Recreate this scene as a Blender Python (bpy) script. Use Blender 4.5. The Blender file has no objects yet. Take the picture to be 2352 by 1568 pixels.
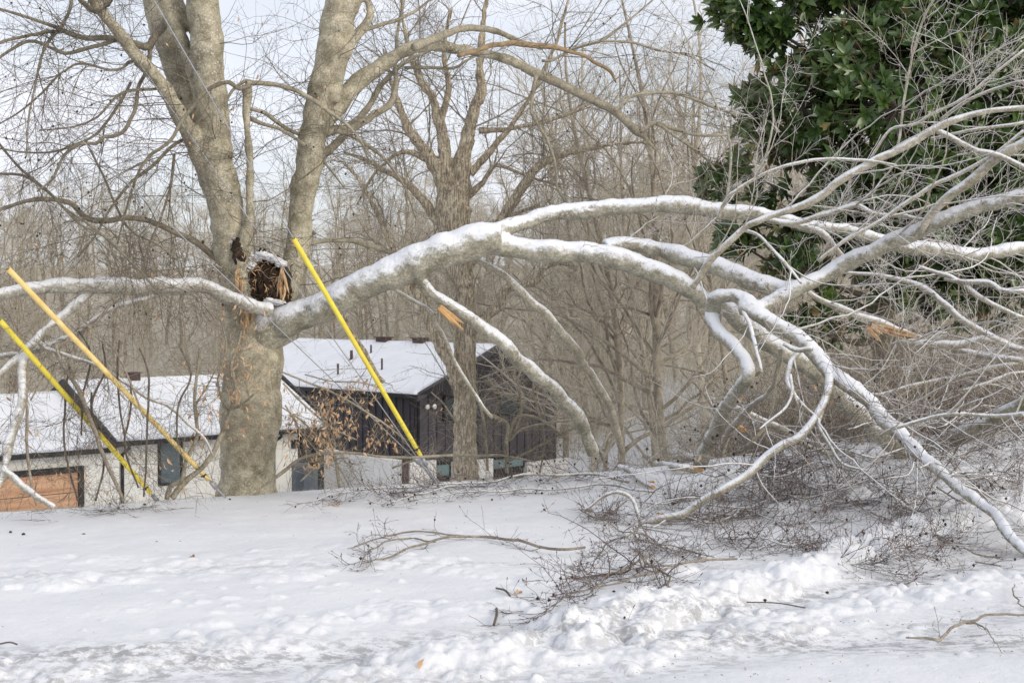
import bpy, math, random
import numpy as np
from mathutils import Vector
sc = bpy.context.scene
COL = sc.collection
# ------------------------------------------------------------ camera, world, sun, exposure
EYE = 1.9; F = 3267.0; PITCH = math.atan(82.0/F)
cd = bpy.data.cameras.new('camera'); cam = bpy.data.objects.new('camera', cd); COL.objects.link(cam)
cd.sensor_width = 36; cd.lens = 50; cd.clip_end = 3000; cd.clip_start = 0.05
cam.location = (0, 0, EYE); cam.rotation_euler = (math.pi/2 - PITCH, 0, 0)
cd.dof.use_dof = True; cd.dof.focus_distance = 14.5; cd.dof.aperture_fstop = 8.0
sc.camera = cam
sc.view_settings.view_transform = 'Standard'; sc.view_settings.look = 'None'
sc.view_settings.exposure = 0.40; sc.view_settings.gamma = 1
SUN_EL, SUN_AZ = 21, 132      # azimuth clockwise from +Y
world = bpy.data.worlds.new('World'); sc.world = world; world.use_nodes = True
nt = world.node_tree; N = nt.nodes; L = nt.links; N.clear()
out = N.new('ShaderNodeOutputWorld'); bg = N.new('ShaderNodeBackground'); bg.inputs[1].default_value = 0.1
sky = N.new('ShaderNodeTexSky'); sky.sky_type = 'NISHITA'; sky.sun_disc = False
sky.sun_elevation = math.radians(SUN_EL); sky.sun_rotation = math.radians(SUN_AZ); sky.air_density = 1; sky.dust_density = 2
tc = N.new('ShaderNodeTexCoord'); nz = N.new('ShaderNodeTexNoise'); nz.inputs['Scale'].default_value = 3.2
nz.inputs['Detail'].default_value = 5; nz.inputs['Roughness'].default_value = 0.5
mp = N.new('ShaderNodeMapping'); mp.inputs['Scale'].default_value = (1, 1, 2.6); mp.inputs['Location'].default_value = (0.35, 0.2, 0.1)
L.new(tc.outputs['Generated'], mp.inputs[0]); L.new(mp.outputs[0], nz.inputs['Vector'])
rp = N.new('ShaderNodeValToRGB'); rp.color_ramp.elements[0].position = 0.36; rp.color_ramp.elements[1].position = 0.60
rp.color_ramp.elements[0].color = (0.52, 0.52, 0.52, 1); rp.color_ramp.elements[1].color = (1, 1, 1, 1)
L.new(nz.outputs[0], rp.inputs[0])
mx = N.new('ShaderNodeMix'); mx.data_type = 'RGBA'
L.new(rp.outputs[0], mx.inputs[0]); L.new(sky.outputs[0], mx.inputs[6]); mx.inputs[7].default_value = (7.6, 7.75, 8.4, 1)
L.new(mx.outputs[2], bg.inputs[0]); L.new(bg.outputs[0], out.inputs[0])
sd = bpy.data.lights.new('sun', 'SUN'); so = bpy.data.objects.new('sun', sd); COL.objects.link(so)
sd.energy = 1.5; sd.angle = math.radians(32); sd.color = (1.0, 0.92, 0.79)
_az, _el = math.radians(SUN_AZ), math.radians(SUN_EL)
so.rotation_euler = Vector((math.sin(_az)*math.cos(_el), math.cos(_az)*math.cos(_el), math.sin(_el))).to_track_quat('Z', 'Y').to_euler()

# ------------------------------------------------------------ numpy helpers
RNG = np.random.default_rng(7)
def pw(u, v, d):
    "photo position (2352 x 1568) at distance d along +Y -> world point"
    du = (u-1176.0)/F; dv = (784.0-v)/F
    y = math.cos(PITCH)+math.sin(PITCH)*dv; z = -math.sin(PITCH)+math.cos(PITCH)*dv
    return np.array([du*d/y, d, EYE+z*d/y])
def gd(v, z=0.0): return (EYE-z)*F/(v-702.0)
def nrm(a): return a/np.maximum(np.linalg.norm(a, axis=-1, keepdims=True), 1e-9)
def _h(ix, iy, iz=0):
    n = (ix*374761393+iy*668265263+iz*2147483647) & 0xffffffff
    n = ((n ^ (n >> 13))*1274126177) & 0xffffffff
    return ((n ^ (n >> 16)) & 0xffff)/65535.0
def vn2(x, y):
    ix = np.floor(x).astype(np.int64); iy = np.floor(y).astype(np.int64); fx = x-ix; fy = y-iy
    fx = fx*fx*fx*(fx*(fx*6-15)+10); fy = fy*fy*fy*(fy*(fy*6-15)+10)
    a = _h(ix, iy); b = _h(ix+1, iy); c = _h(ix, iy+1); d = _h(ix+1, iy+1)
    return (a*(1-fx)+b*fx)*(1-fy)+(c*(1-fx)+d*fx)*fy
def fbm(x, y, o=4):
    s = 0; a = 0.5
    for k in range(o): s = s+a*(vn2(x+17.3*k, y+9.1*k)-0.5); x = x*2.03; y = y*2.03; a *= 0.5
    return s
def sst(a, b, x):
    t = np.clip((x-a)/(b-a), 0, 1); return t*t*(3-2*t)

OFF = {}
def mesh(name, V, faces, mats, mi=None, smooth=True):
    "faces: list of int arrays, each (n,3) or (n,4)"
    me = bpy.data.meshes.new(name)
    V = np.asarray(V, np.float32)
    me.vertices.add(len(V)); me.vertices.foreach_set('co', V.ravel())
    fl = [np.asarray(f, np.int32) for f in faces if len(f)]
    nl = sum(f.size for f in fl); npol = sum(len(f) for f in fl)
    me.loops.add(nl); me.polygons.add(npol)
    me.loops.foreach_set('vertex_index', np.concatenate([f.ravel() for f in fl]))
    tot = np.concatenate([np.full(len(f), f.shape[1], np.int32) for f in fl])
    st = np.concatenate([[0], np.cumsum(tot)[:-1]]).astype(np.int32)
    me.polygons.foreach_set('loop_start', st)
    if not isinstance(mats, (list, tuple)): mats = [mats]
    for m in mats: me.materials.append(m)
    if mi is not None: me.polygons.foreach_set('material_index', np.asarray(mi, np.int32))
    me.polygons.foreach_set('use_smooth', np.full(npol, smooth))
    me.update(calc_edges=True)
    return me
def tag(o, label=None, cat=None, group=None, kind=None):
    if label: o['label'] = label
    if cat: o['category'] = cat
    if group: o['group'] = group
    if kind: o['kind'] = kind
    return o
def root(name, loc, label, cat, group=None):
    o = bpy.data.objects.new(name, None); COL.objects.link(o); o.empty_display_size = 0.2
    o.location = loc; OFF[o] = np.array(loc, float)
    return tag(o, label, cat, group)
def obj(name, V, faces, mats, parent=None, mi=None, smooth=True, origin=None):
    V = np.asarray(V, float)
    off = OFF[parent] if parent is not None else (np.array(origin, float) if origin is not None else np.zeros(3))
    me = mesh(name, V-off, faces, mats, mi, smooth)
    o = bpy.data.objects.new(name, me); COL.objects.link(o)
    if parent is not None: o.parent = parent
    else: o.location = off
    OFF[o] = off
    return o
class G:
    "collects geometry for ONE mesh"
    def __init__(s): s.V = []; s.F = []; s.M = []; s.n = 0
    def add(s, V, fs, m=0):
        s.V.append(np.asarray(V, float))
        for f in fs:
            f = np.asarray(f, np.int64)
            s.F.append(f+s.n); s.M.append(np.full(len(f), m))
        s.n += len(V)
    def tubes(s, P, R, S=3, m=0, cap=False):
        V, f = tube(P, R, S, cap); s.add(V, [f], m)
    def box(s, c, ax, m=0):
        "c centre, ax: three half-axis vectors"
        c = np.array(c, float); ax = np.array(ax, float)
        V = [c+sx*ax[0]+sy*ax[1]+sz*ax[2] for sx in (-1, 1) for sy in (-1, 1) for sz in (-1, 1)]
        s.add(V, [np.array([[0,1,3,2],[4,6,7,5],[0,4,5,1],[2,3,7,6],[0,2,6,4],[1,5,7,3]])], m)
    def obj(s, name, mats, parent=None, smooth=True, origin=None):
        return obj(name, np.concatenate(s.V), s.F, mats, parent, np.concatenate(s.M), smooth, origin)
def tube(P, R, S=3, cap=False):
    "P (N,K,3), R (N,K)"
    P = np.asarray(P, float); R = np.asarray(R, float)
    if P.ndim == 2: P = P[None]; R = R[None]
    if cap:
        P = np.concatenate([P[:, :1], P, P[:, -1:]], 1)
        R = np.concatenate([R[:, :1]*0.001, R, R[:, -1:]*0.001], 1)
    T = np.gradient(P, axis=1)
    if cap: T[:, 0] = T[:, 2]; T[:, 1] = T[:, 2]; T[:, -1] = T[:, -3]; T[:, -2] = T[:, -3]
    T = nrm(T); Nn, K = R.shape
    m = nrm(P[:, -1]-P[:, 0]); ref = np.eye(3)[np.argmin(np.abs(m), axis=1)]
    n0 = nrm(np.cross(m, ref))
    n = n0[:, None, :]-np.sum(n0[:, None, :]*T, -1, keepdims=True)*T; n = nrm(n); b = np.cross(T, n)
    a = np.arange(S)*2*math.pi/S
    V = P[:, :, None, :]+R[:, :, None, None]*(np.cos(a)[None, None, :, None]*n[:, :, None, :]+np.sin(a)[None, None, :, None]*b[:, :, None, :])
    i = (np.arange(Nn)*K*S)[:, None, None]; k = (np.arange(K-1)*S)[None, :, None]; s = np.arange(S)[None, None, :]; s2 = (s+1) % S
    f = np.stack([i+k+s, i+k+s2, i+k+S+s2, i+k+S+s], -1).reshape(-1, 4)
    return V.reshape(-1, 3), f
def cr(pts, n):
    "Catmull-Rom resample of (m,D) to n rows"
    p = np.asarray(pts, float)
    if len(p) == 2: return p[0]+(p[1]-p[0])*np.linspace(0, 1, n)[:, None]
    dd = np.linalg.norm(np.diff(p[:, :3], axis=0), axis=1)**0.5; t = np.concatenate([[0], np.cumsum(np.maximum(dd, 1e-6))])
    mm = np.zeros_like(p); mm[1:-1] = (p[2:]-p[:-2])/(t[2:]-t[:-2])[:, None]
    mm[0] = (p[1]-p[0])/(t[1]-t[0]); mm[-1] = (p[-1]-p[-2])/(t[-1]-t[-2])
    q = np.linspace(0, t[-1], n); i = np.clip(np.searchsorted(t, q, 'right')-1, 0, len(p)-2)
    h = (t[i+1]-t[i])[:, None]; s = ((q-t[i])/(t[i+1]-t[i]))[:, None]
    return (2*s**3-3*s**2+1)*p[i]+(s**3-2*s**2+s)*h*mm[i]+(-2*s**3+3*s**2)*p[i+1]+(s**3-s**2)*h*mm[i+1]
def trace(d, pts, wscale=1.0):
    "d: (d0,d1) or list; pts (u,v,w) -> (n,4) world + radius, smooth and dense"
    if len(d) == 2 and len(pts) != 2: ds = np.interp(np.linspace(0, 1, len(pts)), [0, 1], d)
    elif len(d) == len(pts): ds = d
    else: ds = np.interp(np.linspace(0, 1, len(pts)), np.linspace(0, 1, len(d)), d)
    q = np.array([np.append(pw(u, v, dd), w*wscale*0.5*dd/F) for (u, v, w), dd in zip(pts, ds)])
    ln = np.sum(np.linalg.norm(np.diff(q[:, :3], axis=0), axis=1))
    n = int(np.clip(ln/0.05, 8, 140))
    r = cr(q, n); r[:, 3] = np.maximum(r[:, 3], 0.0012)
    t = np.linspace(0, ln*3.2, n); sd = RNG.uniform(0, 99)
    z = np.stack([vn2(t*1.0+sd+9*k, t*0+k+.5)-.5 for k in range(3)], 1)+0.45*np.stack([vn2(t*3.1+sd+31*k, t*0+k+.5)-.5 for k in range(3)], 1)
    fade = np.sin(np.linspace(0, math.pi, n))**0.4
    r[:, :3] += z*(fade*np.minimum(1.15*r[:, 3]+0.009, 0.042))[:, None]
    r[:, 3] *= 1+0.12*(vn2(t*2.3+sd, t*0+7.5)-.5)*2*np.clip(r[:, 3]/0.03, 0, 1)
    for _ in range(int(ln*1.6)):
        c0 = RNG.uniform(0, ln*3.2); r[:, 3] *= 1+RNG.uniform(.05, .17)*(1 if r[:, 3].max() < .12 else .35)*np.exp(-((t-c0)/RNG.uniform(.08, .22))**2)
    return r
def stack(trs, K=24):
    P = np.stack([cr(t, K) for t in trs]); return P[:, :, :3], np.maximum(P[:, :, 3], 0.001)
def spawn(P, R, M, L, ang=0.9, K=6, wob=0.16, bias=(0, 0, 0), pull=(0, 0, 0), t=(0.1, 1.0), rr=0.011, rmin=0.0016, rfac=0.75, tip=0.35, even=False, rng=None, zig=0.0):
    rng = rng or RNG
    ln = np.linalg.norm(np.diff(P, axis=1), axis=2).sum(1)+1e-9
    w = ln if not even else np.ones(len(ln))
    idx = rng.choice(len(P), M, p=w/w.sum())
    tt = rng.uniform(t[0], t[1], M); kk = tt*(P.shape[1]-1); i0 = np.minimum(kk.astype(int), P.shape[1]-2); fr = (kk-i0)[:, None]
    p0 = P[idx, i0]*(1-fr)+P[idx, i0+1]*fr; tn = nrm(P[idx, i0+1]-P[idx, i0]); r0 = R[idx, i0]*(1-fr[:, 0])+R[idx, i0+1]*fr[:, 0]
    pr = rng.normal(size=(M, 3)); pr = nrm(pr-np.sum(pr*tn, 1, keepdims=True)*tn)
    a = (ang*rng.uniform(0.7, 1.3, M))[:, None]
    d = nrm(nrm(np.cos(a)*tn+np.sin(a)*pr)+np.array(bias))
    LL = rng.uniform(L[0], L[1], M)*(1-0.45*tt); st = (LL/(K-1))[:, None]
    q = [p0]; cv = rng.normal(size=(M, 3))*wob*0.5; zz = nrm(np.cross(d, rng.normal(size=(M, 3))))
    for k in range(K-1):
        d = nrm(d+cv+rng.normal(size=(M, 3))*wob+np.array(pull)+zz*zig*(1 if k % 2 else -1))
        q.append(q[-1]+d*st)
    rs = np.maximum(np.minimum(r0*rfac, LL*rr), rmin)
    rad = rs[:, None]*np.linspace(1, tip, K)[None]**1.0
    return np.stack(q, 1), np.maximum(rad, rmin*0.7)
def balls(C, r, rng=None):
    "tiny octahedra at C (N,3)"
    rng = rng or RNG
    C = np.asarray(C); n = len(C); o = np.array([[1,0,0],[-1,0,0],[0,1,0],[0,-1,0],[0,0,1.2],[0,0,-1.2]])
    s = rng.uniform(0.7, 1.3, (n, 1, 1))*r
    V = (C[:, None]+o[None]*s*rng.uniform(.7, 1.2, (n, 6, 1))).reshape(-1, 3)
    t = np.array([[0,2,4],[2,1,4],[1,3,4],[3,0,4],[2,0,5],[1,2,5],[3,1,5],[0,3,5]])
    return V, (t[None]+(np.arange(n)*6)[:, None, None]).reshape(-1, 3)
def leaves(C, D, Up, L, W, fold=0.25, droop=0.15, rng=None):
    "leaf blades: base C, direction D, normal Up; 2x3 quads each, folded along the midrib"
    D = nrm(D); S = nrm(np.cross(D, Up)); U = np.cross(S, D); n = len(C)
    L = np.broadcast_to(L, n)[:, None]; W = np.broadcast_to(W, n)[:, None]
    rows = [(0.0, 0.06), (0.3, 0.42), (0.62, 0.5), (1.0, 0.03)]
    vs = []
    for tt, ww in rows:
        c = C+D*L*tt-U*L*droop*tt*tt
        vs += [c-S*W*ww+U*W*ww*fold*2, c, c+S*W*ww+U*W*ww*fold*2]
    V = np.stack(vs, 1).reshape(-1, 3); q = []
    for k in range(3): b = 3*k; q += [[b, b+1, b+4, b+3], [b+1, b+2, b+5, b+4]]
    q = np.array(q); f = (q[None]+(np.arange(n)*12)[:, None, None]).reshape(-1, 4)
    return V, f

# ------------------------------------------------------------ materials
def newmat(name):
    m = bpy.data.materials.new(name); m.use_nodes = True; t = m.node_tree
    b = t.nodes['Principled BSDF']; return m, t, t.nodes, t.links, b
def ramp(N, pts):
    r = N.new('ShaderNodeValToRGB'); e = r.color_ramp.elements
    e[0].position, e[0].color = pts[0][0], (*pts[0][1], 1); e[1].position, e[1].color = pts[-1][0], (*pts[-1][1], 1)
    for p, c in pts[1:-1]: x = e.new(p); x.color = (*c, 1)
    return r
def noise(N, L, vec, s, d=4, r=0.55):
    n = N.new('ShaderNodeTexNoise'); n.inputs['Scale'].default_value = s; n.inputs['Detail'].default_value = d; n.inputs['Roughness'].default_value = r
    if vec is not None: L.new(vec, n.inputs['Vector'])
    return n
def mix(N, L, f, a, b):
    m = N.new('ShaderNodeMix'); m.data_type = 'RGBA'
    for i, x in ((0, f), (6, a), (7, b)):
        if hasattr(x, 'is_linked'): L.new(x, m.inputs[i])
        elif i == 0: m.inputs[0].default_value = x
        else: m.inputs[i].default_value = (*x, 1)
    return m.outputs[2]
def mth(N, L, op, a, b=None, clamp=False):
    m = N.new('ShaderNodeMath'); m.operation = op; m.use_clamp = clamp
    for i, x in ((0, a), (1, b)):
        if x is None: continue
        if hasattr(x, 'is_linked'): L.new(x, m.inputs[i])
        else: m.inputs[i].default_value = x
    return m.outputs[0]
def bark(name, c1, c2, snow=None, lichen=0.0, moss=0.0, sc_=1.0, stretch=1.0, bump=0.4, rough=0.8, snowcol=(0.80, 0.82, 0.86), furrow=0.0):
    m, t, N, L, b = newmat(name)
    tc = N.new('ShaderNodeTexCoord'); mp = N.new('ShaderNodeMapping'); mp.inputs['Scale'].default_value = (1, 1, stretch); L.new(tc.outputs['Object'], mp.inputs[0])
    v = mp.outputs[0]
    n1 = noise(N, L, v, 5*sc_, 6, 0.62); r = ramp(N, [(0.34, c2), (0.62, c1)]); L.new(n1.outputs[0], r.inputs[0]); col = r.outputs[0]
    n2 = noise(N, L, v, 45*sc_, 4, 0.7)
    sp = ramp(N, [(0.38, (0.55, 0.53, 0.5)), (0.62, (1.15, 1.15, 1.15))]); L.new(n2.outputs[0], sp.inputs[0])
    mm = N.new('ShaderNodeMix'); mm.data_type = 'RGBA'; mm.blend_type = 'MULTIPLY'; mm.inputs[0].default_value = 0.75
    L.new(col, mm.inputs[6]); L.new(sp.outputs[0], mm.inputs[7]); col = mm.outputs[2]
    hgt = n2.outputs[0]
    if furrow:
        fm = N.new('ShaderNodeMapping'); fm.inputs['Scale'].default_value = (1, 1, 0.12); L.new(tc.outputs['Object'], fm.inputs[0])
        fn = noise(N, L, fm.outputs[0], 38, 3, 0.6); fr = ramp(N, [(0.42, (0.35, 0.33, 0.3)), (0.56, (1.1, 1.1, 1.1))]); L.new(fn.outputs[0], fr.inputs[0])
        f2 = N.new('ShaderNodeMix'); f2.data_type = 'RGBA'; f2.blend_type = 'MULTIPLY'; f2.inputs[0].default_value = furrow
        L.new(col, f2.inputs[6]); L.new(fr.outputs[0], f2.inputs[7]); col = f2.outputs[2]; hgt = fn.outputs[0]
    if lichen:
        vo = N.new('ShaderNodeTexVoronoi'); vo.inputs['Scale'].default_value = 26*sc_; L.new(tc.outputs['Object'], vo.inputs['Vector'])
        wn = noise(N, L, v, 7, 3); th = mth(N, L, 'MULTIPLY', wn.outputs[0], 0.52)
        f = mth(N, L, 'LESS_THAN', vo.outputs[0], th); f = mth(N, L, 'MULTIPLY', f, lichen)
        n5 = noise(N, L, v, 2.2, 3); k5 = ramp(N, [(0.45, (0, 0, 0)), (0.6, (1, 1, 1))]); L.new(n5.outputs[0], k5.inputs[0]); f = mth(N, L, 'MULTIPLY', f, k5.outputs[0])
        col = mix(N, L, f, col, (0.60, 0.59, 0.52))
    if moss:
        n4 = noise(N, L, v, 9, 5, 0.7); k = ramp(N, [(0.52, (0, 0, 0)), (0.62, (moss, moss, moss))]); L.new(n4.outputs[0], k.inputs[0])
        col = mix(N, L, k.outputs[0], col, (0.10, 0.11, 0.045))
    if snow is not None:
        g = N.new('ShaderNodeNewGeometry'); sx = N.new('ShaderNodeSeparateXYZ'); L.new(g.outputs['Normal'], sx.inputs[0])
        n3 = noise(N, L, tc.outputs['Object'], 6, 6, 0.75); a = mth(N, L, 'SUBTRACT', n3.outputs[0], 0.5); a = mth(N, L, 'MULTIPLY', a, 2.0)
        n6 = noise(N, L, tc.outputs['Object'], 70, 3, 0.8); a6 = mth(N, L, 'SUBTRACT', n6.outputs[0], 0.5); a6 = mth(N, L, 'MULTIPLY', a6, 1.1)
        s = mth(N, L, 'ADD', sx.outputs[2], a); s = mth(N, L, 'ADD', s, a6)
        k = N.new('ShaderNodeMapRange'); k.inputs[1].default_value = snow-0.36; k.inputs[2].default_value = snow+0.40; k.interpolation_type = 'SMOOTHSTEP'
        L.new(s, k.inputs[0]); col = mix(N, L, k.outputs[0], col, snowcol)
        rr = mth(N, L, 'MULTIPLY', k.outputs[0], -0.25); rr = mth(N, L, 'ADD', rr, rough); L.new(rr, b.inputs['Roughness'])
    else: b.inputs['Roughness'].default_value = rough
    L.new(col, b.inputs['Base Color']); b.inputs['Specular IOR Level'].default_value = 0.25
    bp = N.new('ShaderNodeBump'); bp.inputs['Strength'].default_value = bump; bp.inputs['Distance'].default_value = 0.02
    L.new(hgt, bp.inputs['Height']); L.new(bp.outputs[0], b.inputs['Normal'])
    return m
def plain(name, c, rough=0.7, c2=None, s=8, bump=0.0, metal=0, spec=0.3):
    m, t, N, L, b = newmat(name); tc = N.new('ShaderNodeTexCoord')
    n = noise(N, L, tc.outputs['Object'], s, 5, 0.65); r = ramp(N, [(0.35, c2 or tuple(x*0.8 for x in c)), (0.65, c)]); L.new(n.outputs[0], r.inputs[0])
    L.new(r.outputs[0], b.inputs['Base Color']); b.inputs['Roughness'].default_value = rough; b.inputs['Metallic'].default_value = metal; b.inputs['Specular IOR Level'].default_value = spec
    if bump:
        n2 = noise(N, L, tc.outputs['Object'], s*4, 4, 0.6)
        bp = N.new('ShaderNodeBump'); bp.inputs['Strength'].default_value = bump; bp.inputs['Distance'].default_value = 0.02; L.new(n2.outputs[0], bp.inputs['Height']); L.new(bp.outputs[0], b.inputs['Normal'])
    return m
M = {}
M['beech'] = bark('beech_bark', (0.54, 0.495, 0.375), (0.25, 0.222, 0.16), lichen=0.85, moss=0.3, sc_=1.3, bump=0.45)
M['beech_low'] = bark('beech_bark_mottled', (0.55, 0.51, 0.40), (0.26, 0.235, 0.165), lichen=0.9, moss=0.3, sc_=1.6, bump=0.5)
M['beech_br'] = bark('beech_branch_bark', (0.40, 0.365, 0.28), (0.22, 0.195, 0.145), snow=1.18, bump=0.2)
M['bough_dark'] = bark('dark_bough_bark', (0.27, 0.24, 0.18), (0.15, 0.13, 0.10), snow=1.2, bump=0.2)  # darker bark for the left boughs, beech shoots and magnolia trunk
M['twig_dark'] = bark('dark_twig_bark', (0.17, 0.145, 0.115), (0.085, 0.07, 0.06), bump=0.0)
M['twig_grey'] = bark('grey_twig_bark', (0.38, 0.335, 0.27), (0.21, 0.18, 0.145), bump=0.0)
M['iced'] = bark('iced_limb_bark', (0.46, 0.435, 0.35), (0.25, 0.235, 0.18), snow=0.09, lichen=0.6, moss=0.4, bump=0.35, rough=0.7)
M['iced_log'] = bark('mossy_iced_bark', (0.36, 0.34, 0.26), (0.17, 0.16, 0.11), snow=0.45, lichen=0.6, moss=0.6, bump=0.4, rough=0.7)
M['iced_soft'] = bark('frosted_limb_bark', (0.50, 0.48, 0.42), (0.32, 0.30, 0.25), snow=0.22, lichen=0.7, moss=0.2, bump=0.35, rough=0.7, snowcol=(0.72, 0.73, 0.75))
M['iced_br'] = bark('iced_branch_bark', (0.50, 0.46, 0.37), (0.30, 0.27, 0.20), snow=0.24, lichen=0.4, moss=0.3, bump=0.2, rough=0.65)
M['iced_twig'] = bark('iced_twig_bark', (0.66, 0.62, 0.56), (0.38, 0.33, 0.29), snow=0.45, bump=0.0, rough=0.45, snowcol=(0.85, 0.84, 0.86))
M['red_twig'] = bark('red_brown_twig_bark', (0.20, 0.155, 0.135), (0.08, 0.06, 0.05), snow=0.95, bump=0.0, rough=0.6)
M['oak'] = bark('furrowed_bark', (0.62, 0.54, 0.41), (0.42, 0.355, 0.26), furrow=0.8, moss=0.2, bump=0.8)
M['far_bark'] = bark('wood_trunk_bark', (0.44, 0.39, 0.31), (0.22, 0.19, 0.145), bump=0.2)
M['far_twig'] = bark('wood_twig_bark', (0.62, 0.57, 0.47), (0.42, 0.38, 0.30), bump=0.0)
M['far_pale'] = bark('pale_wood_bark', (0.56, 0.51, 0.42), (0.38, 0.345, 0.28), bump=0.0)
M['bud'] = plain('bud', (0.13, 0.05, 0.035), 0.6)
M['husk'] = plain('husk', (0.05, 0.03, 0.02), 0.8)
M['deadleaf'] = plain('dead_beech_leaf', (0.60, 0.42, 0.26), 0.7, (0.44, 0.28, 0.16), 12)
M['rot'] = plain('rotten_heartwood', (0.085, 0.052, 0.032), 0.95, (0.015, 0.011, 0.009), 14, 1.0)
M['torn'] = plain('torn_wood', (0.78, 0.57, 0.34), 0.8, (0.46, 0.25, 0.11), 16, 0.8)
M['cutwood'] = plain('fresh_cut_wood', (0.70, 0.45, 0.22), 0.8, (0.58, 0.33, 0.14), 20, 0.3)
M['torn_br'] = plain('peeled_branch', (0.44, 0.31, 0.18), 0.85, (0.22, 0.17, 0.11), 22, 0.8)
M['yellow'] = plain('yellow_plastic', (0.84, 0.71, 0.09), 0.5, (0.72, 0.58, 0.08), 7)
M['yellow_old'] = plain('faded_yellow_plastic', (0.83, 0.66, 0.30), 0.65, (0.70, 0.50, 0.16), 12)
M['cable'] = plain('galvanised_cable', (0.42, 0.43, 0.46), 0.5, (0.30, 0.31, 0.34), 40, metal=0.3)
M['darkmetal'] = plain('dark_metal', (0.035, 0.033, 0.035), 0.5)
M['blackplastic'] = plain('black_fitting', (0.02, 0.02, 0.02), 0.5)
M['siding'] = plain('charcoal_siding', (0.075, 0.068, 0.075), 0.5, (0.055, 0.050, 0.055), 3)
M['whitewall'] = plain('white_stucco', (0.84, 0.82, 0.75), 0.85, (0.78, 0.76, 0.70), 2, 0.15)
M['stucco'] = plain('pale_stucco', (0.76, 0.74, 0.70), 0.9, (0.68, 0.66, 0.62), 3, 0.2)
M['trim'] = plain('black_trim', (0.025, 0.024, 0.026), 0.5)
M['greybox'] = plain('grey_box_paint', (0.13, 0.145, 0.16), 0.5)
M['rust'] = plain('rusty_vent', (0.10, 0.065, 0.06), 0.8)
M['deck'] = plain('brown_leaf_litter', (0.19, 0.11, 0.05), 0.9, (0.10, 0.055, 0.025), 6)
def glass(name, c):
    m, t, N, L, b = newmat(name); b.inputs['Base Color'].default_value = (*c, 1); b.inputs['Roughness'].default_value = 0.08; b.inputs['Specular IOR Level'].default_value = 0.9
    tc = N.new('ShaderNodeTexCoord'); n = noise(N, L, tc.outputs['Object'], 2.5, 3); bp = N.new('ShaderNodeBump'); bp.inputs['Strength'].default_value = 0.15; L.new(n.outputs[0], bp.inputs['Height']); L.new(bp.outputs[0], b.inputs['Normal']); return m
M['glass'] = glass('window_glass', (0.10, 0.15, 0.17)); M['glass_dark'] = glass('dark_glass', (0.02, 0.03, 0.03)); M['glass_teal'] = glass('teal_glass', (0.16, 0.24, 0.24))
def cedar():
    m, t, N, L, b = newmat('cedar_planks'); tc = N.new('ShaderNodeTexCoord'); mp = N.new('ShaderNodeMapping'); mp.inputs['Scale'].default_value = (0.35, 0.35, 5.5); L.new(tc.outputs['Object'], mp.inputs[0])
    n = noise(N, L, mp.outputs[0], 1.6, 3, 0.7); r = ramp(N, [(0.32, (0.42, 0.22, 0.12)), (0.5, (0.56, 0.32, 0.18)), (0.68, (0.66, 0.41, 0.25))]); L.new(n.outputs[0], r.inputs[0]); L.new(r.outputs[0], b.inputs['Base Color']); b.inputs['Roughness'].default_value = 0.55; return m
M['cedar'] = cedar()
def snowmat(name, ground=False):
    m, t, N, L, b = newmat(name); tc = N.new('ShaderNodeTexCoord'); v = tc.outputs['Object']
    n = noise(N, L, v, 1.3, 5, 0.6); r = ramp(N, [(0.35, (0.74, 0.75, 0.775)), (0.62, (0.80, 0.81, 0.825))]); L.new(n.outputs[0], r.inputs[0]); col = r.outputs[0]
    if ground:
        at = N.new('ShaderNodeAttribute'); at.attribute_name = 'slush'
        sm = N.new('ShaderNodeMapping'); sm.inputs['Rotation'].default_value = (0, 0, -0.5); sm.inputs['Scale'].default_value = (0.9, 1.2, 1); L.new(v, sm.inputs[0])
        n2 = noise(N, L, sm.outputs[0], 11, 7, 0.75); k = ramp(N, [(0.46, (0, 0, 0)), (0.56, (1, 1, 1))]); L.new(n2.outputs[0], k.inputs[0])
        f = mth(N, L, 'MULTIPLY', k.outputs[0], at.outputs['Fac'])
        col = mix(N, L, f, col, (0.36, 0.36, 0.36))
        a2 = N.new('ShaderNodeAttribute'); a2.attribute_name = 'litter'
        n3 = noise(N, L, v, 2.2, 8, 0.8); k3 = ramp(N, [(0.36, (0, 0, 0)), (0.50, (1, 1, 1))]); L.new(n3.outputs[0], k3.inputs[0])
        f3 = mth(N, L, 'MULTIPLY', k3.outputs[0], a2.outputs['Fac']); n4 = noise(N, L, v, 9, 5, 0.7); r4 = ramp(N, [(0.35, (0.38, 0.33, 0.24)), (0.65, (0.56, 0.50, 0.39))]); L.new(n4.outputs[0], r4.inputs[0])
        col = mix(N, L, f3, col, r4.outputs[0])
    L.new(col, b.inputs['Base Color']); b.inputs['Roughness'].default_value = 0.75; b.inputs['Specular IOR Level'].default_value = 0.2
    n5 = noise(N, L, v, 26, 6, 0.7); bp = N.new('ShaderNodeBump'); bp.inputs['Strength'].default_value = 0.45; bp.inputs['Distance'].default_value = 0.03; L.new(n5.outputs[0], bp.inputs['Height']); L.new(bp.outputs[0], b.inputs['Normal'])
    return m
M['snow'] = snowmat('snow'); M['snowground'] = snowmat('snow_ground', True)
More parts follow.
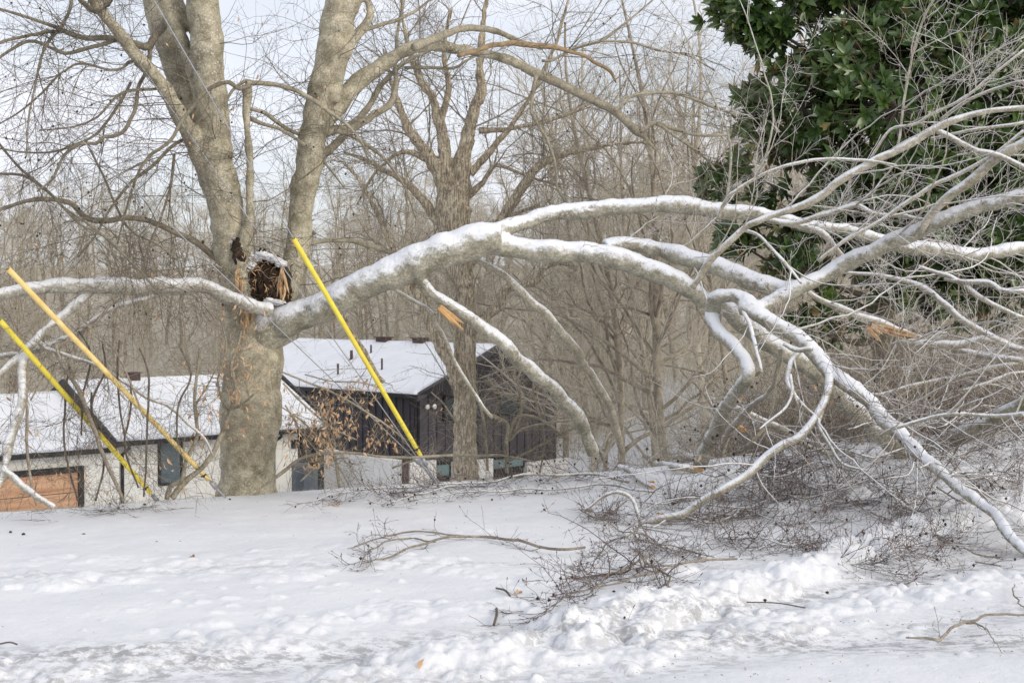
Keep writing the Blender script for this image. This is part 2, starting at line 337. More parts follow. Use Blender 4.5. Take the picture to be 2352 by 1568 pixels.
def magleaf():
    m, t, N, L, b = newmat('magnolia_leaf'); g = N.new('ShaderNodeNewGeometry'); tc = N.new('ShaderNodeTexCoord')
    n = noise(N, L, tc.outputs['Object'], 1.6, 4, 0.7); r = ramp(N, [(0.3, (0.026, 0.058, 0.014)), (0.52, (0.055, 0.10, 0.024)), (0.72, (0.11, 0.155, 0.035))]); L.new(n.outputs[0], r.inputs[0])
    n2 = noise(N, L, tc.outputs['Object'], 2.6, 3, 0.7); k = ramp(N, [(0.5, (0.15, 0.165, 0.06)), (0.66, (0.24, 0.115, 0.035))]); L.new(n2.outputs[0], k.inputs[0])
    L.new(mix(N, L, g.outputs['Backfacing'], r.outputs[0], k.outputs[0]), b.inputs['Base Color'])
    rr = mth(N, L, 'MULTIPLY', g.outputs['Backfacing'], 0.45); rr = mth(N, L, 'ADD', rr, 0.26); L.new(rr, b.inputs['Roughness']); b.inputs['Specular IOR Level'].default_value = 0.5
    return m
M['mleaf'] = magleaf()
# ------------------------------------------------------------ ground
def crest(x, y): return y-(16.2+0.55*x)
def ground_z(x, y):
    x = np.asarray(x, float); y = np.asarray(y, float)
    c = crest(x, y)
    right = sst(1.0, 6.0, x-0.05*(y-20))
    dep = 4.9*(1-right)+1.6*right
    cs = 0.2*np.logaddexp(0, c/0.2); z = -dep*(1-np.exp(-cs/8.0))*(1+.0*c)
    z = z+0.07*sst(-3.0, 0.0, c)*(1-sst(0, 3, c))*0
    hill = sst(64, 185, y)
    z = z+hill*(12.0+9*fbm(x*0.018+3, y*0.014, 3))
    z = z+sst(24, 45, y)*0.5*fbm(x*0.08, y*0.08, 3)
    z = z+0.22*sst(1.2, 5.0, x)*sst(9, 14, y)
    return z
def build_ground():
    s = np.sinh(np.linspace(-1, 1, 760)*2.2)/math.sinh(2.2)*1.5
    s = np.sign(s)*np.where(np.abs(s) < 2, np.abs(s), 2)
    s = np.linspace(-0.46, 0.46, 620); s = np.concatenate([-0.46-np.geomspace(0.004, 1.3, 40)[::-1], s, 0.46+np.geomspace(0.004, 1.3, 40)])
    y = np.concatenate([np.linspace(-8, 4.8, 24), np.linspace(5, 18, 620), 18+np.geomspace(0.04, 480, 170)])
    Y, S = np.meshgrid(y, s, indexing='ij'); X = S*(np.maximum(Y, 0)+2.0+6*sst(5, -4, Y))
    Z = ground_z(X, Y)
    near = sst(20, 15, Y)
    Z += near*(0.035*fbm(X*0.9, Y*0.9, 4)+0.014*fbm(X*5, Y*5, 3)+0.005*fbm(X*22, Y*22, 2))
    # clumps of ploughed snow along the wheel tracks
    rng = np.random.default_rng(3); B = []
    def berm(pts, n, spread, rmin, rmax, hmin, hmax):
        p = np.array([pw(u, v, gd(v))[:2] for u, v in pts]); q = cr(np.column_stack([p, p[:, 0]*0]), 200)[:, :2]
        for i in range(int(n*1.0)):
            c = q[rng.integers(200)]+rng.normal(0, spread, 2)*np.array([0.6, 1.0]); B.append((c[0], c[1], 1.15*rng.uniform(rmin, rmax), 1.25*rng.uniform(hmin, hmax)))
    berm([(-40, 1325), (200, 1335), (420, 1310), (650, 1305), (900, 1290), (1250, 1330)], 230, 0.16, 0.04, 0.16, 0.005, 0.024)
    berm([(-40, 1300), (300, 1290), (700, 1265), (1100, 1225)], 80, 0.13, 0.04, 0.14, 0.004, 0.014)
    berm([(0, 1530), (380, 1500), (650, 1450), (850, 1415), (1150, 1395), (1350, 1385)], 300, 0.14, 0.03, 0.12, 0.006, 0.030)
    berm([(1000, 1520), (1250, 1470), (1450, 1420), (1650, 1375), (1900, 1300), (2150, 1235), (2400, 1190)], 520, 0.13, 0.04, 0.15, 0.02, 0.080)
    berm([(1270, 1460), (1400, 1440), (1520, 1420)], 26, 0.12, 0.10, 0.19, 0.06, 0.13)
    berm([(700, 1568), (1100, 1530), (1500, 1480), (1800, 1430), (2050, 1370), (2352, 1320)], 300, 0.14, 0.03, 0.10, 0.006, 0.035)
    berm([(1900, 1180), (2150, 1170), (2352, 1120)], 60, 0.25, 0.12, 0.3, 0.03, 0.08)
    berm([(0, 1400), (1200, 1350), (2300, 1400)], 140, 0.8, 0.02, 0.07, 0.004, 0.018)
    for u, v, r, h in ((1330, 1440, .20, .10), (1420, 1425, .24, .14), (1500, 1440, .16, .10), (1380, 1475, .15, .07), (1560, 1405, .16, .09), (1650, 1370, .18, .08), (1480, 1480, .10, .06), (1290, 1470, .12, .06), (870, 1510, .11, .05), (960, 1500, .08, .04), (1130, 1500, .09, .04), (1760, 1330, .18, .06), (2130, 1240, .30, .10), (2230, 1225, .25, .09), (2050, 1265, .2, .06), (200, 1330, .14, .04), (130, 1350, .2, .05), (440, 1300, .18, .04), (1550, 1310, .2, .05), (1850, 1310, .25, .06)):
        p = pw(u, v, gd(v)); B.append((p[0], p[1], r, h))
    bump = np.zeros_like(Z)
    for bx, by, r, h in B:
        j0, j1 = np.searchsorted(y, [by-r, by+r])
        if j1 <= j0: continue
        row = by+2.0; i0, i1 = np.searchsorted(s, [(bx-r)/(by-r+2.0), (bx+r)/(by+r+2.0)] if bx < 0 else [(bx-r)/(by+r+2.0), (bx+r)/(by-r+2.0)])
        if i1 <= i0: continue
        sl = (slice(j0, j1), slice(i0, i1)); ang = np.arctan2(Y[sl]-by, X[sl]-bx)
        rr = r*(0.9+0.12*np.sin(ang*3+bx*9)+0.08*np.sin(ang*5+by*7))
        q = np.clip(1-((X[sl]-bx)**2+(Y[sl]-by)**2)/rr**2, 0, 1)
        bump[sl] = np.maximum(bump[sl], 0.25*bump[sl]+h*(q**0.5))
    Z += bump*(1+0.7*fbm(X*9, Y*9, 3)*near)+np.minimum(bump*.35, .02)*fbm(X*30, Y*30, 3)*2
    # wheel ruts pressed into the snow
    slush = np.zeros_like(Z)
    def rut(pts, w, dep, sl):
        nonlocal Z, slush
        p = np.array([pw(u, v, gd(v))[:2] for u, v in pts]); q = cr(np.column_stack([p, p[:, 0]*0]), 80)
        o = np.argsort(q[:, 0]); yy = np.interp(X, q[o, 0], q[o, 1]); e = np.exp(-((Y-yy)/w)**2)
        Z -= dep*e; slush = np.maximum(slush, sl*e)
    rut([(-60, 1330), (400, 1315), (900, 1300), (1300, 1300)], 0.13, 0.015, 0.4)
    rut([(-100, 1568), (450, 1530), (850, 1500), (1150, 1465), (1400, 1445), (1700, 1400), (2100, 1320), (2400, 1260)], 0.24, 0.03, 0.8)
    rut([(900, 1568), (1400, 1545), (1800, 1490), (2352, 1400)], 0.26, 0.025, 0.55)
    rut([(600, 1510), (800, 1490), (1000, 1470)], 0.3, 0.02, 0.9)
    nr, nc = Z.shape; V = np.stack([X, Y, Z], -1).reshape(-1, 3)
    i = np.arange(nr-1)[:, None]*nc; j = np.arange(nc-1)[None]
    f = np.stack([i+j, i+j+1, i+j+1+nc, i+j+nc], -1).reshape(-1, 4)
    o = obj('snowy_ground', V, [f], M['snowground']); tag(o, kind='structure')
    a = o.data.attributes.new('slush', 'FLOAT', 'POINT'); a.data.foreach_set('value', slush.ravel().astype(np.float32))
    lit = (sst(56, 74, Y)*1.0+0.28*sst(0.5, 4, crest(X, Y))*sst(1, 3, X)*(Y < 60)+0.5*sst(0.0, 0.8, crest(X, Y))*(1-sst(2, 6, crest(X, Y)))).clip(0, 1)
    a = o.data.attributes.new('litter', 'FLOAT', 'POINT'); a.data.foreach_set('value', lit.ravel().astype(np.float32))
build_ground()

# ------------------------------------------------------------ houses
A = np.array([0.718, 0.696, 0.0]); Bv = np.array([-0.696, 0.718, 0.0]); Zv = np.array([0, 0, 1.0])
class Frame:
    def __init__(s, o): s.o = np.array(o, float)
    def p(s, t, q, z): return s.o+A*t+Bv*q+Zv*z
    def t_of(s, u, q):      # distance along A on the line q where the line of sight of column u hits
        k = (u-1176)/F; o = s.o+Bv*q; return (k*o[1]-o[0])/(A[0]-k*A[1])
    def q_of(s, u, t):
        k = (u-1176)/F; o = s.o+A*t; return (k*o[1]-o[0])/(Bv[0]-k*Bv[1])
    def z_of(s, v, t, q): y = s.p(t, q, 0)[1]; return EYE-(v-702)/F*y-s.o[2]
    def box(s, g, t, q, z, m=0):
        c = s.p((t[0]+t[1])/2, (q[0]+q[1])/2, (z[0]+z[1])/2); g.box(c, [A*(t[1]-t[0])/2, Bv*(q[1]-q[0])/2, Zv*(z[1]-z[0])/2], m)
    def prism(s, g, prof, t, m=0, along='t'):
        "closed profile in (q,z) pushed along t (or in (t,z) pushed along q)"
        n = len(prof)
        if along == 't': V = [s.p(tt, a, b) for tt in t for a, b in prof]
        else: V = [s.p(a, tt, b) for tt in t for a, b in prof]
        V = np.array(V); g.add(V, [np.array([[i, (i+1) % n, n+(i+1) % n, n+i] for i in range(n)])], m)
        fan = [[0, i, i+1] for i in range(1, n-1)]; g.add(V, [np.array(fan+[[n+a, n+c, n+b] for a, b, c in fan])], m)
def snow_slab(fr, parent, t, q, z, thick, along, edge_seed, skew=None, name='roof_snow'):
    "snow sheet over a slope: t range, q from eave to ridge, z from eave to ridge; wavy rounded lower edge"
    nt_, nq = 90, 26; g = G()
    tt = np.linspace(t[0], t[1], nt_)[:, None]*np.ones((1, nq)); k = np.ones((nt_, 1))*np.linspace(0, 1, nq)[None]
    ed = 0.10*(vn2(tt*1.7+edge_seed, tt*0+.5)-.3)+0.03*(vn2(tt*7+edge_seed, tt*0+3.5)-.5)
    sg = 1 if q[1] > q[0] else -1
    qq = (q[0]-sg*ed)+(q[1]-q[0]+sg*ed)*k; zz = z[0]+(z[1]-z[0])*k+thick*(1-(1-np.clip(k/0.05, 0, 1))**2)**0.5*(0.85+0.3*vn2(tt*0.9+edge_seed, k*4))
    endf = np.minimum(1, np.minimum(tt-t[0], t[1]-tt)/0.08+0.0); zz -= thick*(1-np.sqrt(np.clip(1-(1-endf)**2, 0, 1)))*0.9
    f3 = (lambda a, b, c: fr.o+A*a[..., None]+Bv*b[..., None]+Zv*c[..., None]) if along == 't' else (lambda a, b, c: fr.o+Bv*a[..., None]+A*b[..., None]+Zv*c[..., None])
    top = f3(tt, qq, zz).reshape(-1, 3); bot = f3(tt, qq, z[0]+(z[1]-z[0])*k+0.004).reshape(-1, 3)
    i = np.arange(nt_-1)[:, None]*nq; j = np.arange(nq-1)[None]; f = np.stack([i+j, i+j+1, i+j+1+nq, i+j+nq], -1).reshape(-1, 4)
    n = nt_*nq
    r1 = np.arange(nt_-1)*nq; e1 = np.stack([r1, r1+nq, r1+nq+n, r1+n], 1); e2 = np.stack([r1+nq-1, r1+2*nq-1, r1+2*nq-1+n, r1+nq-1+n], 1)
    c1 = np.arange(nq-1); e3 = np.stack([c1, c1+1, c1+1+n, c1+n], 1); b0 = (nt_-1)*nq; e4 = e3+b0
    g.add(np.concatenate([top, bot]), [f, f+n, e1, e2, e3, e4]); return g.obj(name, M['snow'], parent)
def window(fr, house, t, z, q, gl='glass', fw=0.10, along='t', bar=None):
    "framed window on a wall plane; returns the window part"
    g = G(); s = -1
    bx = (lambda g, t, q, z: fr.box(g, t, q, z)) if along == 't' else (lambda g, t, q, z: fr.box(g, q, t, z))
    bx(g, (t[0], t[0]+fw), (q-0.05, q+0.06), z); bx(g, (t[1]-fw, t[1]), (q-0.05, q+0.06), z)
    bx(g, (t[0]+fw, t[1]-fw), (q-0.05, q+0.06), (z[0], z[0]+fw)); bx(g, (t[0]+fw, t[1]-fw), (q-0.05, q+0.06), (z[1]-fw, z[1]))
    if bar: bx(g, (bar-0.03, bar+0.03), (q-0.045, q+0.06), (z[0]+fw, z[1]-fw))
    w = g.obj('window', M['trim'], house, smooth=False)
    g = G(); bx(g, (t[0]+fw, t[1]-fw), (q-0.018, q-0.006), (z[0]+fw, z[1]-fw)); g.obj('pane', M[gl], w, smooth=False)
    return w
def white_house():
    o = pw(400, 1003, 40); fr = Frame(o); BZ = -2.9
    h = root('white_house', (o[0], o[1], o[2]+BZ), 'low white stucco house with snow covered roof and cedar garage door behind the beech', 'house')
    tm = fr.t_of(262, 0); te = fr.t_of(759, 0); tw = fr.t_of(685, 0.35); rise = 1.48; wq = 0.40
    # walls with real openings left by frames set proud
    g = G(); fr.box(g, (tm+0.25, tw), (wq, 5.4), (BZ, -0.06)); g.obj('wall', M['whitewall'], h, smooth=False)
    g = G(); fr.box(g, (-13, tm+0.24), (0.22, 5.4), (BZ, -0.2)); g.obj('garage_wall', M['whitewall'], h, smooth=False)
    g = G(); fr.box(g, (tw+0.003, te-0.2), (1.4, 5.4), (BZ, -0.06)); g.obj('entry_wall', M['siding'], h, smooth=False)
    # gable end wall of the main roof above the garage roof
    g = G(); fr.prism(g, [(0.3, 0.0), (2.9, rise-0.06), (5.5, 0.0)], (tm+0.12, tm+0.25)); fr.prism(g, [(0.3, 0.0), (2.9, rise-0.06), (5.5, 0.0)], (te-0.5, te-0.3)); g.obj('gable', M['siding'], h, smooth=False)
    for nm, t0, t1, rs in (('roof', tm, te, rise), ('garage_roof', -13.2, tm-0.1, rise-0.30)):
        g = G(); ez = -0.03 if nm == 'roof' else -0.17; fr.prism(g, [(0, ez), (2.9, rs-0.03), (5.8, ez), (5.8, ez-.11), (2.9, rs-0.14), (0, ez-.11)], (t0, t1)); r = g.obj(nm, M['trim'], h, smooth=False)
        snow_slab(fr, r, (t0+0.02, t1-0.02), (0.02, 2.9), (ez+.004, rs-0.026), 0.10 if nm == 'roof' else .05, 't', 3 if nm == 'roof' else 8)
        snow_slab(fr, r, (t0+0.02, t1-0.02), (5.78, 2.902), (ez+.004, rs-0.026), 0.10, 't', 13)
    # gutters
    g = G(); fr.box(g, (tm+0.01, te), (-0.10, -0.004), (-0.15, -0.02)); g.obj('gutter', M['trim'], h, smooth=False)
    g = G(); fr.box(g, (-13.2, tm-0.1), (-0.10, -0.004), (-0.29, -0.16)); g.obj('gutter', M['trim'], h, smooth=False)
    # rake boards
    for tr in (tm-0.095, te+0.003):
        g = G(); fr.prism(g, [(-0.1, 0.05), (2.9, rise+0.11), (5.9, 0.05), (5.9, -0.26), (2.9, rise-0.26), (-0.1, -0.26)], (tr, tr+0.09)); g.obj('rake_board', M['darkmetal'], h, smooth=False)
    # garage door
    td = fr.t_of(173, 0.2); zt = fr.z_of(1084, td, 0.2); g = G(); fr.box(g, (td-4.9, td), (0.13, 0.215), (BZ, zt)); dr = g.obj('garage_door', M['cedar'], h, smooth=False)
    g = G(); fr.box(g, (td+0.003, td+0.16), (0.08, 0.216), (BZ, zt+0.16)); fr.box(g, (td-5.1, td), (0.08, 0.216), (zt+0.003, zt+0.16)); g.obj('door_frame', M['trim'], dr, smooth=False)
    g = G()
    for k in range(1, 4): fr.box(g, (td-4.9, td-0.003), (0.125, 0.13), (BZ+(zt-BZ)*k/4-0.008, BZ+(zt-BZ)*k/4+0.008))
    g.obj('panel_seam', M['trim'], dr, smooth=False)
    # window
    t0 = fr.t_of(360, wq); t1 = fr.t_of(417, wq); window(fr, h, (t0, t1), (fr.z_of(1117, t0, wq), fr.z_of(1011, t0, wq)), wq, 'glass', 0.08)
    # downspouts
    for uu, qq in ((279, wq-0.06), (628, wq-0.06)):
        t0 = fr.t_of(uu, qq); g = G(); p = np.array([fr.p(t0, -0.05, -0.16), fr.p(t0, -0.04, -0.22), fr.p(t0, qq, -0.42), fr.p(t0, qq, -1.0), fr.p(t0, qq, BZ)]); g.tubes(p, np.full(5, 0.045), 8, cap=True); g.obj('downspout', M['trim'], h)
    # glass entry door and sidelight in the recess
    ta, tb, tc_ = fr.t_of(690, 1.35), fr.t_of(722, 1.35), fr.t_of(756, 1.35)
    for x0, x1 in ((ta, tb-0.02), (tb+0.02, tc_)):
        g = G(); z0, z1 = BZ+0.1, -0.35
        for bx in (((x0, x0+0.07), (z0, z1)), ((x1-0.07, x1), (z0, z1)), ((x0+0.07, x1-0.07), (z0, z0+0.14)), ((x0+0.07, x1-0.07), (z1-0.08, z1)), ((x0+0.07, x1-0.07), (z0+1.0, z0+1.05))): fr.box(g, bx[0], (1.33, 1.41), bx[1])
        d = g.obj('glass_door', M['trim'], h, smooth=False); g = G(); fr.box(g, (x0+0.07, x1-0.07), (1.36, 1.38), (z0+0.14, z1-0.08)); g.obj('pane', M['glass_dark'], d, smooth=False)
    t0 = fr.t_of(673, wq); g = G(); z0 = fr.z_of(1020, t0, wq); fr.box(g, (t0-0.09, t0+0.09), (wq-0.12, wq-0.003), (z0-0.12, z0+0.14)); g.obj('wall_lamp', M['trim'], h, smooth=False)
    # ridge vents
    t0 = fr.t_of(305, 2.9)
    for tt, sc2 in ((t0, 1), ):
        g = G(); fr.box(g, (tt-0.16, tt+0.16), (2.75, 3.05), (rise-0.02, rise+0.20)); fr.box(g, (tt-0.2, tt+0.2), (2.72, 3.08), (rise+0.203, rise+0.24)); g.obj('vent', M['rust'], h, smooth=False)
white_house()
def dark_house():
    o = pw(960, 904, 46); fr = Frame(o); BZ = -3.9
    h = root('dark_house', (o[0], o[1], o[2]+BZ), 'charcoal board sided gable house with snowy roof behind the furrowed tree trunk', 'house')
    hs = 3.45; rise = 1.49; LB = 11.5; W = 2*hs
    g = G(); fr.prism(g, [(0.25, BZ), (0.25, -0.12), (hs, rise-0.14), (W-0.25, -0.12), (W-0.25, BZ)], (0.2, LB-0.3), along='q')
    for k in range(1, 18):      # board and batten ribs on the gable
        t = 0.25+k*0.37
        if t > W-0.3: break
        top = -0.14+(rise*min(t, W-t)/hs)-0.03; fr.box(g, (t-0.018, t+0.018), (0.165, 0.198), (BZ, top))
    for k in range(30): q = 0.35+k*0.36; fr.box(g, (0.215, 0.248), (q-0.018, q+0.018), (BZ, -0.14)) if q < LB-0.4 else None
    g.obj('siding', M['siding'], h, smooth=False)
    g = G(); fr.prism(g, [(-0.05, -0.03), (hs, rise-0.03), (W+0.05, -0.03), (W+0.05, -0.14), (hs, rise-0.14), (-0.05, -0.14)], (0.0, LB), along='q'); r = g.obj('roof', M['trim'], h, smooth=False)
    snow_slab(fr, r, (0.02, LB-0.02), (-0.03, hs), (-0.026, rise-0.026), 0.10, 'q', 21)
    snow_slab(fr, r, (0.02, LB-0.02), (W+0.03, hs+0.002), (-0.026, rise-0.026), 0.10, 'q', 27)
    g = G(); fr.prism(g, [(-0.08, -0.03), (hs, rise+0.01), (W+0.08, -0.03), (W+0.08, -0.25), (hs, rise-0.22), (-0.08, -0.25)], (-0.08, -0.003), along='q'); g.obj('rake_board', M['siding'], h, smooth=False)
    g = G(); fr.box(g, (-0.17, -0.06), (0.0, LB), (-0.15, -0.03)); g.obj('gutter', M['trim'], h, smooth=False)
    g = G(); p = np.array([fr.p(-0.1, 0.3, -0.15), fr.p(-0.08, 0.3, -0.25), fr.p(0.14, 0.3, -0.5), fr.p(0.14, 0.3, BZ)]); g.tubes(p, np.full(4, 0.055), 8, cap=True); g.obj('downspout', M['trim'], h)
    for ua, ub, va, vb, gl, bar in ((1147, 1231, 906, 954, 'glass_dark', 1190), (1018, 1108, 912, 968, 'glass_dark', 1062), (997, 1034, 1064, 1100, 'glass_teal', None), (1128, 1204, 1052, 1082, 'glass_teal', 1165)):
        t0, t1 = fr.t_of(ua, 0.15), fr.t_of(ub, 0.15); window(fr, h, (t0, t1), (fr.z_of(vb, t0, 0.15), fr.z_of(va, t0, 0.15)), 0.14, gl, 0.07, bar=fr.t_of(bar, 0.15) if bar else None)
    # pale basement wall under the siding
    t0, t1 = fr.t_of(935, 0.1), fr.t_of(1310, 0.1)
    for ua, ub in ((936, 996), (1035, 1127), (1205, 1300)):
        a_, b_ = fr.t_of(ua, 0.1), fr.t_of(ub, 0.1); zt = fr.z_of(1062, a_, 0.1); g = G(); fr.box(g, (a_, b_), (-0.03, 0.16), (BZ, zt)); g.obj('basement_wall', M['stucco'], h, smooth=False)
    g = G()
    for k in (0, 1):
        c = fr.p(0.55+0.28*k, 0.02, -0.42); a_ = np.arange(12)*math.pi/6
    for k in (0, 1):
        c = fr.p(0.45+0.3*k, 0.06, -0.45); g.tubes(np.array([c+Bv*0.1, c, c-Bv*0.03]), np.array([0.03, 0.07, 0.085]), 12, cap=True)
    g.obj('floodlight', M['whitewall'], h)
    # vent pipes standing through the snow of the near slope
    for (u, v, hgt, r_) in ((776, 862, 0.42, 0.035), (807, 826, 0.34, 0.055), (852, 812, 0.32, 0.035), (877, 850, 0.42, 0.035)):
        best = None
        for ti in np.linspace(0.1, hs-0.05, 60):        # point of the slope seen there
            q = fr.q_of(u, ti); z = rise*ti/hs+0.05; vv = 702+(EYE-(fr.o[2]+z))/fr.p(ti, q, 0)[1]*F
            if best is None or abs(vv-v) < best[0]: best = (abs(vv-v), ti, q, z)
        _, ti, q, z = best; g = G(); b0 = fr.p(ti, q, z-0.1); g.tubes(np.array([b0, b0+Zv*(hgt+0.1)]), np.array([r_, r_]), 10, cap=True); g.tubes(np.array([b0+Zv*0.06, b0+Zv*0.15]), np.array([r_*2.6, r_*1.1]), 10, cap=True); g.obj('vent_pipe', M['rust'], h)
    for u in (881, 966):
        q = fr.q_of(u, hs); g = G(); fr.box(g, (hs-0.15, hs+0.15), (q-0.28, q+0.28), (rise-0.02, rise+0.17)); fr.box(g, (hs-0.2, hs+0.2), (q-0.34, q+0.34), (rise+0.173, rise+0.21)); g.obj('vent', M['rust'], h, smooth=False)
dark_house()
def garden_wall():
    pts = np.array([pw(u, v, d) for u, v, d in ((752, 1030, 43), (800, 1040, 42), (860, 1049, 41), (929, 1058, 40.2))]); q = cr(pts, 30); g = G()
    t = nrm(np.gradient(q, axis=0)); n = nrm(np.cross(t, Zv)); V = []
    for k in range(30):
        for s, z in ((-.12, -3.4), (-.12, 0), (.12, 0), (.12, -3.4)): V.append(q[k]+n[k]*s+Zv*z)
    f = [[4*k+a, 4*k+(a+1) % 4, 4*k+4+(a+1) % 4, 4*k+4+a] for k in range(29) for a in range(4)]+[[0, 1, 2, 3], [119, 118, 117, 116]]
    g.add(np.array(V), [np.array(f)]); o = g.obj('garden_wall', M['stucco'], None, smooth=False); tag(o, 'curved pale stucco garden wall in front of the charcoal house', 'wall')
    g = G(); c = pw(931, 1075, 40.1); g.box(c-Zv*1.0, [A*0.07, Bv*0.07, Zv*1.35]); o = g.obj('wall_post', M['rust'], None, smooth=False); tag(o, 'dark narrow post at the right end of the curved pale wall', 'post')
garden_wall()
for i, (u0, u1, v0, lab) in enumerate(((674, 702, 1068, 'tall grey steel bin beside the white house corner'), (702, 726, 1078, 'shorter grey steel bin in front of the glass entry'))):
    d = 41.0-0.3*i; a0, a1 = pw(u0, v0, d), pw(u1, v0, d); w = (a1-a0)[0]/2; c = (a0+a1)/2
    r = root('utility_box', (c[0], d, c[2]-2.0), lab, 'bin'); g = G(); g.box(c-Zv*1.0, [[w, 0, 0], [0, 0.35, 0], [0, 0, 0.96]]); g.obj('body', M['greybox'], r, smooth=False)
    g = G(); g.box(c-Zv*0.0, [[w+0.02, 0, 0], [0, 0.38, 0], [0, 0, 0.035]]); g.obj('lid', M['greybox'], r, smooth=False)
# ------------------------------------------------------------ traced trees
def limb_part(name, tr, mat, parent, S=14):
    P, R = tr[None, :, :3], tr[None, :, 3]
    V, f = tube(P, R, S if tr[:, 3].max() > 0.02 else 7, cap=True)
    return obj(name, V, [f], mat, parent)
def fused(name, trs, mat, parent, voxel=0.014, S=24, extra=None, rough=.032):
    "several overlapping limbs grown together into one skin"
    g = G()
    for t in trs: g.tubes(t[:, :3], t[:, 3], S, cap=True)
    if extra: extra(g)
    o = g.obj(name, mat, parent)
    r = o.modifiers.new('fuse', 'REMESH'); r.mode = 'VOXEL'; r.voxel_size = voxel; r.use_smooth_shade = True
    s = o.modifiers.new('blend', 'SMOOTH'); s.factor = 0.6; s.iterations = 7
    for nm, sz, st in (('lumps', .16, rough), ('grain', .035, rough*.28)):
        tx = bpy.data.textures.new(nm, 'CLOUDS'); tx.noise_scale = sz; tx.noise_depth = 3; dm = o.modifiers.new(nm, 'DISPLACE'); dm.texture = tx; dm.texture_coords = 'LOCAL'; dm.strength = st; dm.mid_level = .5
    return o
def twigs_part(name, lst, mat, parent, S=3, kind=None, mats=None, origin=None):
    g = G()
    for i, e in enumerate(lst):
        P, R = e[0], e[1]; g.tubes(P, R, S, m=(e[2] if len(e) > 2 else 0))
    o = g.obj(name, mats or mat, parent, origin=origin)
    if kind: o['kind'] = kind
    return o
def tips(P, n, rng=None, t=(0.4, 1)):
    rng = rng or RNG; i = rng.integers(0, len(P), n); k = rng.uniform(t[0], t[1], n)*(P.shape[1]-1); k0 = np.minimum(k.astype(int), P.shape[1]-2); fr = (k-k0)[:, None]
    return P[i, k0]*(1-fr)+P[i, k0+1]*fr, nrm(P[i, k0+1]-P[i, k0])
def leafpart(parent, C, n, L, name='dead_leaves', hang=1.0, mat='deadleaf'):
    D = nrm(RNG.normal(size=(len(C), 3))*0.45+np.array([0, 0, -hang])); U = RNG.normal(size=(len(C), 3))
    V, f = leaves(C, D, U, RNG.uniform(L*0.7, L*1.2, len(C)), RNG.uniform(L*0.25, L*0.45, len(C)), 0.35, 0.3)
    o = obj(name, V, [f], M[mat], parent, smooth=False); o['kind'] = 'stuff'; return o

def cr3(P, K):
    k = np.linspace(0, P.shape[1]-1, K); i = np.minimum(k.astype(int), P.shape[1]-2); f = (k-i)[None, :, None]
    return P[:, i]*(1-f)+P[:, i+1]*f
def press2(P, lift=0.012):
    z = ground_z(P[..., 0], P[..., 1])+lift; P = P.copy(); P[..., 2] = np.maximum(P[..., 2], z); return P
# --- the standing beech
BD = 14.6
bt = root('beech_tree', tuple(pw(570, 1135, BD)), 'big grey beech with two tall stems and a rotten torn crotch', 'tree')
b_main = trace((BD, BD), [(566, 1180, 176), (568, 1135, 146), (572, 1085, 127), (574, 1000, 126), (576, 900, 134), (580, 830, 140), (584, 770, 132), (590, 735, 118)])
b_L = trace((BD-.05, BD-.1, BD-.3, BD-.7), [(585, 800, 90), (568, 740, 84), (548, 650, 84), (530, 560, 82), (523, 500, 78), (512, 430, 80), (497, 350, 80), (485, 250, 76), (478, 150, 74), (467, 0, 74), (462, -60, 72)])
b_L2 = trace((BD+.1, BD+.1), [(540, 600, 40), (515, 510, 46), (480, 400, 54), (450, 300, 60), (420, 200, 66), (392, 100, 72), (364, 0, 70), (350, -60, 68)])
b_M = trace((BD-.2, BD-.55), [(490, 330, 24), (468, 260, 28), (450, 190, 30), (425, 110, 30), (380, 0, 30), (360, -50, 30)])
b_K = trace((BD-.1, BD-.5), [(500, 200, 40), (480, 120, 40), (455, 75, 38), (425, 35, 34), (400, -10, 30)])
b_LL = trace((BD-.2, BD-1.2), [(475, 410, 36), (448, 335, 42), (420, 275, 38), (380, 210, 32), (300, 110, 30), (228, 20, 28), (195, -40, 26)])
b_R = trace((BD, BD+.5), [(610, 790, 70), (640, 720, 62), (668, 650, 62), (683, 590, 58), (690, 510, 56), (703, 410, 60), (715, 340, 62), (728, 272, 64), (742, 204, 66), (757, 136, 68), (770, 68, 74), (788, 0, 80), (800, -60, 84)])
b_S = trace((BD-.25, BD-.3), [(553, 640, 34), (556, 580, 34), (567, 530, 28), (574, 460, 20), (572, 350, 18), (567, 260, 18), (568, 196, 24)])
b_arch = trace((BD+.3, 16.4), [(715, 330, 40), (735, 290, 46), (759, 262, 46), (804, 205, 42), (855, 165, 36), (906, 133, 31), (957, 107, 29), (990, 102, 27), (1042, 112, 23), (1093, 117, 22), (1144, 129, 21), (1195, 150, 21), (1246, 173, 21), (1297, 200, 21), (1348, 224, 21), (1399, 248, 21), (1433, 272, 19), (1467, 303, 17), (1480, 316, 13), (1507, 347, 4)])
b_arch2 = trace((14.95, 16.2), [(950, 110, 20), (990, 92, 19), (1031, 75, 17), (1076, 65, 15), (1120, 65, 14), (1160, 82, 12), (1201, 97, 10), (1246, 112, 7)])
b_up = trace((BD+.3, BD+.5), [(765, 235, 30), (780, 160, 26), (810, 99, 22), (831, 68, 20), (851, 31, 18), (838, -10, 16)])
b_fk1 = trace((BD+.2, 15.8), [(700, 400, 24), (753, 347, 20), (804, 299, 19), (855, 265, 17), (899, 235, 14), (909, 136, 8), (916, 68, 7), (929, -10, 7)])
b_fk2 = trace((BD+.3, 16.2), [(700, 330, 26), (763, 300, 19), (797, 292, 17), (838, 255, 15), (872, 204, 13), (906, 163, 11), (943, 136, 9), (1000, 110, 6)])
fused('trunk', [b_main, b_L, b_L2, b_M, b_K, b_LL, b_R, b_S, b_arch[:60], b_up], M['beech'], bt, 0.014)
